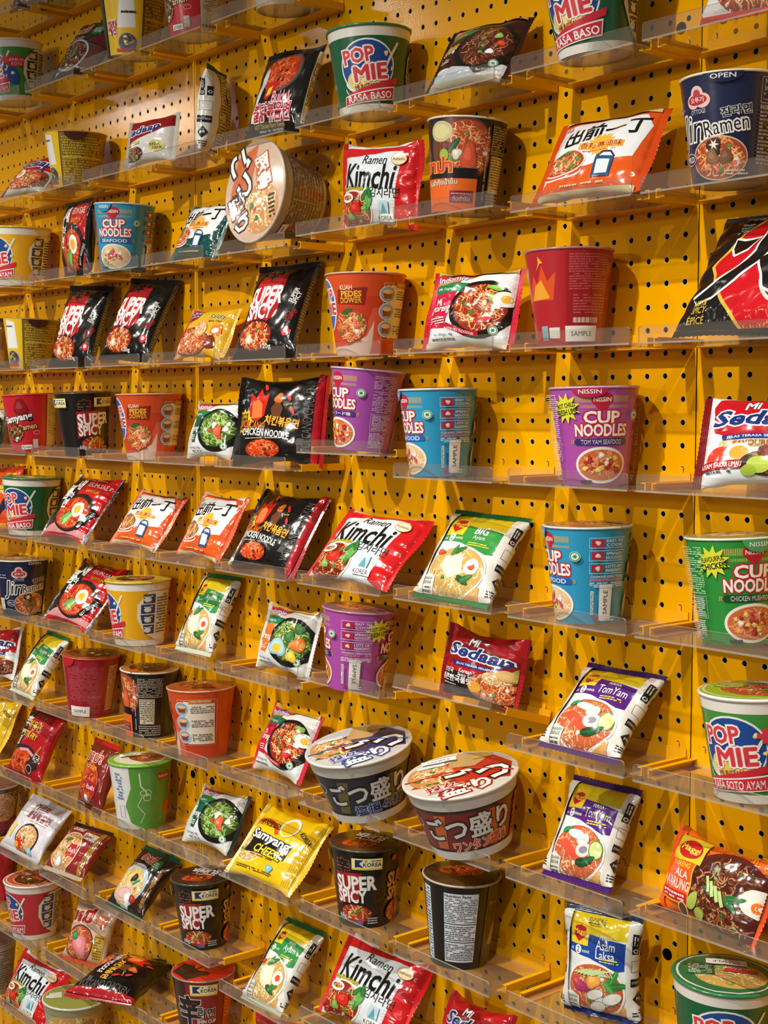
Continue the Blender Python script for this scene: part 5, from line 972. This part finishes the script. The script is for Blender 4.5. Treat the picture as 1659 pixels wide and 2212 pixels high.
# ------------------------------------------------------------- shelves
def make_shelf():
    r = empty('acrylic_shelf', 'x', 'shelf')
    mb = MB()
    mb.box(-89, -1.7, -22, 89, -.5, -4)
    mb.box(-89, -24, -21.6, 89, -1.7, -20.4)
    for s in (-1, 1):
        b = lambda x0, y0, z0, x1, y1, z1: mb.box(min(s*x0, s*x1), y0, z0, max(s*x0, s*x1), y1, z1)
        b(76, -77, -21.6, 90, -1.7, -20.4); b(88.8, -77, -20.4, 90, -1.7, -12); b(84, -77, -13, 88.8, -1.7, -12)
        b(76, -80, -21.6, 82, -77, -20.4)
    brk = obj('metal_bracket', mb.mesh('metal_bracket', [M_BRK]), r)
    hk = MB()
    a = [(-2.6, -5)]+[(2.6, -5)]+[(2.6*math.cos(t), .2+2.2*math.sin(t)) for t in np.linspace(0, PI, 7)]
    hk.prism(a, .5, 1.8, lambda u, v, h_: (u, -h_, v))
    hk.box(-2, -.6, -.6, 2, 7, 1.6)
    me = hk.mesh('hook', [M_BRK])
    for x in (-76.2, 0, 76.2): obj('hook', me, brk, loc=(x*MM, 0, 0))
    ac = MB()
    ac.box(-88, -103.5, -20.2, 88, -3, -18.2)
    for f in range(6): ac.M[f] = 0 if f < 2 else 1
    R = 4; q = [(88, -20.2), (88, -1.4-R)]+[(88-R+R*math.cos(t), -1.4-R+R*math.sin(t)) for t in (PI/6, PI/3, PI/2)]
    q += [(-x, z) for x, z in q[::-1]]
    k = len(ac.F); ac.prism(q, 102, 104.4, lambda u, v, h_: (u, -h_, v))
    for f in range(k+2, len(ac.F)): ac.M[f] = 1
    obj('acrylic_tray', ac.mesh('acrylic_tray', [M_ACR, M_ACRE]), r)
    return r

def copy_tree(o, parent=None):
    c = o.copy(); COL.objects.link(c); c.parent = parent
    for ch in list(o.children): copy_tree(ch, c)
    return c

def col_x(p, t): return p*PER-17.96-PIT*(38-(3+8*t))
TILT = {(0, 3, -7): (5.7, 0), (0, 2, -7): (4.4, 0), (0, 2, 16.4): (5, -3), (0, 3, 16.2): (17, -11), (1, 0, 23): (5.0, 0)}
shelf0 = make_shelf(); _first = [True]
def place_shelf(p, t, r, label):
    o = shelf0 if _first[0] else copy_tree(shelf0)
    _first[0] = False
    tl, dz = TILT.get((p, t, r), (0, 0))
    o.location = (col_x(p, t)*MM, -.0002, Z0+(-r*PIT+dz)*MM)
    o.rotation_euler = (math.radians(-tl), 0, 0)
    o['label'] = label; o['category'] = 'shelf'; o['group'] = 'acrylic shelves on the pegboard'

used = set()
protos = {}
def take(ty, maker, label, cat, group):
    if ty not in protos: protos[ty] = maker(ty, label, cat, group); return protos[ty]
    o = copy_tree(protos[ty]); o['label'] = label; o['category'] = cat
    if group: o['group'] = group
    return o
def Rx(a): return Matrix.Rotation(math.radians(a), 4, 'X')
def Ry(a): return Matrix.Rotation(math.radians(a), 4, 'Y')
def Rz(a): return Matrix.Rotation(math.radians(a), 4, 'Z')
def shelf_for(pt, r, short):
    if (pt, r) not in used:
        used.add((pt, r)); place_shelf(pt[0], pt[1], r, 'clear acrylic shelf on yellow bracket holding the '+short)
from collections import Counter
pc = Counter(x[0] for x in PACKS); cc = Counter(x[0] for x in CUPS)
for ty, x, y, dz, yw, ln, rl, sx, sz, r, pt, lab, sh in PACKS:
    o = take(ty, make_pack, lab, 'noodle packet', 'noodle packets on the shelves')
    o.matrix_world = Matrix.Translation((x*MM, y*MM, Z0+(-r*PIT-17.6+dz)*MM)) @ Rz(yw) @ Rx(-ln) @ Ry(rl) @ Matrix.Diagonal((sx, 1, sz, 1))
    shelf_for(pt, r, sh)
for ty, x, y, dz, rl, pi_, vw, xc, r, pt, lab, sh in CUPS:
    bw = CP[ty]['d'][0] > 120
    o = take(ty, make_cup, lab, 'noodle bowl' if bw else 'noodle cup', 'noodle cups on the shelves')
    Rm = (CP[ty]['d'][0]+CP[ty]['d'][1])/4
    o.matrix_world = Matrix.Translation((x*MM, y*MM, Z0+(-r*PIT-17.6+dz)*MM)) @ Rx(pi_) @ Ry(rl) @ Rz(vw-math.degrees(xc/Rm))
    shelf_for(pt, r, sh)
# packet turned sideways, bowl lying on its side, packet lying on its back
o = take('ayam', make_pack, 'white and yellow packet turned sideways so its printed side strip shows', 'noodle packet', 'noodle packets on the shelves')
o.matrix_world = Matrix.Translation((-.884, -.050, Z0+(13*PIT-17.6)*MM)) @ Rz(-52) @ Rx(-6) @ Matrix.Diagonal((.95, 1.15, 1.0, 1))
shelf_for((0, 0), -13, 'sideways white packet')
o = take('bowl_org', make_cup, 'big orange lidded bowl lying on its side with its lid facing out', 'noodle bowl', 'noodle cups on the shelves')
o.matrix_world = Matrix.Translation((-.690, -.012, Z0+(7*PIT-17.6+70)*MM)) @ Rx(84) @ Rz(10)
shelf_for((0, 1), -7, 'orange bowl lying sideways')
o = take('vol', make_pack, 'black volcano chicken packet lying on its back near the bottom', 'noodle packet', 'noodle packets on the shelves')
va, vb = math.radians(28), math.radians(6)
vx = Vector((math.sin(va)*math.cos(vb), -math.cos(va)*math.cos(vb), -math.sin(vb))); vz = Vector((math.cos(va), math.sin(va), 0)); vy = vz.cross(vx)
o.matrix_world = Matrix.Translation((-1.1249, -.084, Z0-1.0414-.0176+.032)) @ Matrix((vx, vy, vz)).transposed().to_4x4() @ Matrix.Diagonal((1, 1.25, 1, 1)) @ Matrix.Translation((0, 0, -.065))
shelf_for((-1, 4), 41, 'volcano packet lying down')
EMPTY = [((-1, 3), -26, 'highest shelf at the top left, two shelves above the gold cup')]
for t, rs in ((1, (-26, -20, -13, -7, 53)),):
    for r in rs: EMPTY.append(((-1, t), r, None))
for pt, r, lb in EMPTY:
    if (pt, r) in used: continue
    used.add((pt, r)); n = {-26: 'at the top left corner', -20: 'left of the upper left green cup', -13: 'left of the glossy red tan packet', -7: 'left of the left edge yellow cup', 53: 'at the bottom left corner'}[r]
    place_shelf(pt[0], pt[1], r, 'clear acrylic shelf on yellow bracket, empty, '+n if lb is None else 'clear acrylic shelf on yellow bracket, empty, above the top dark brown packet')
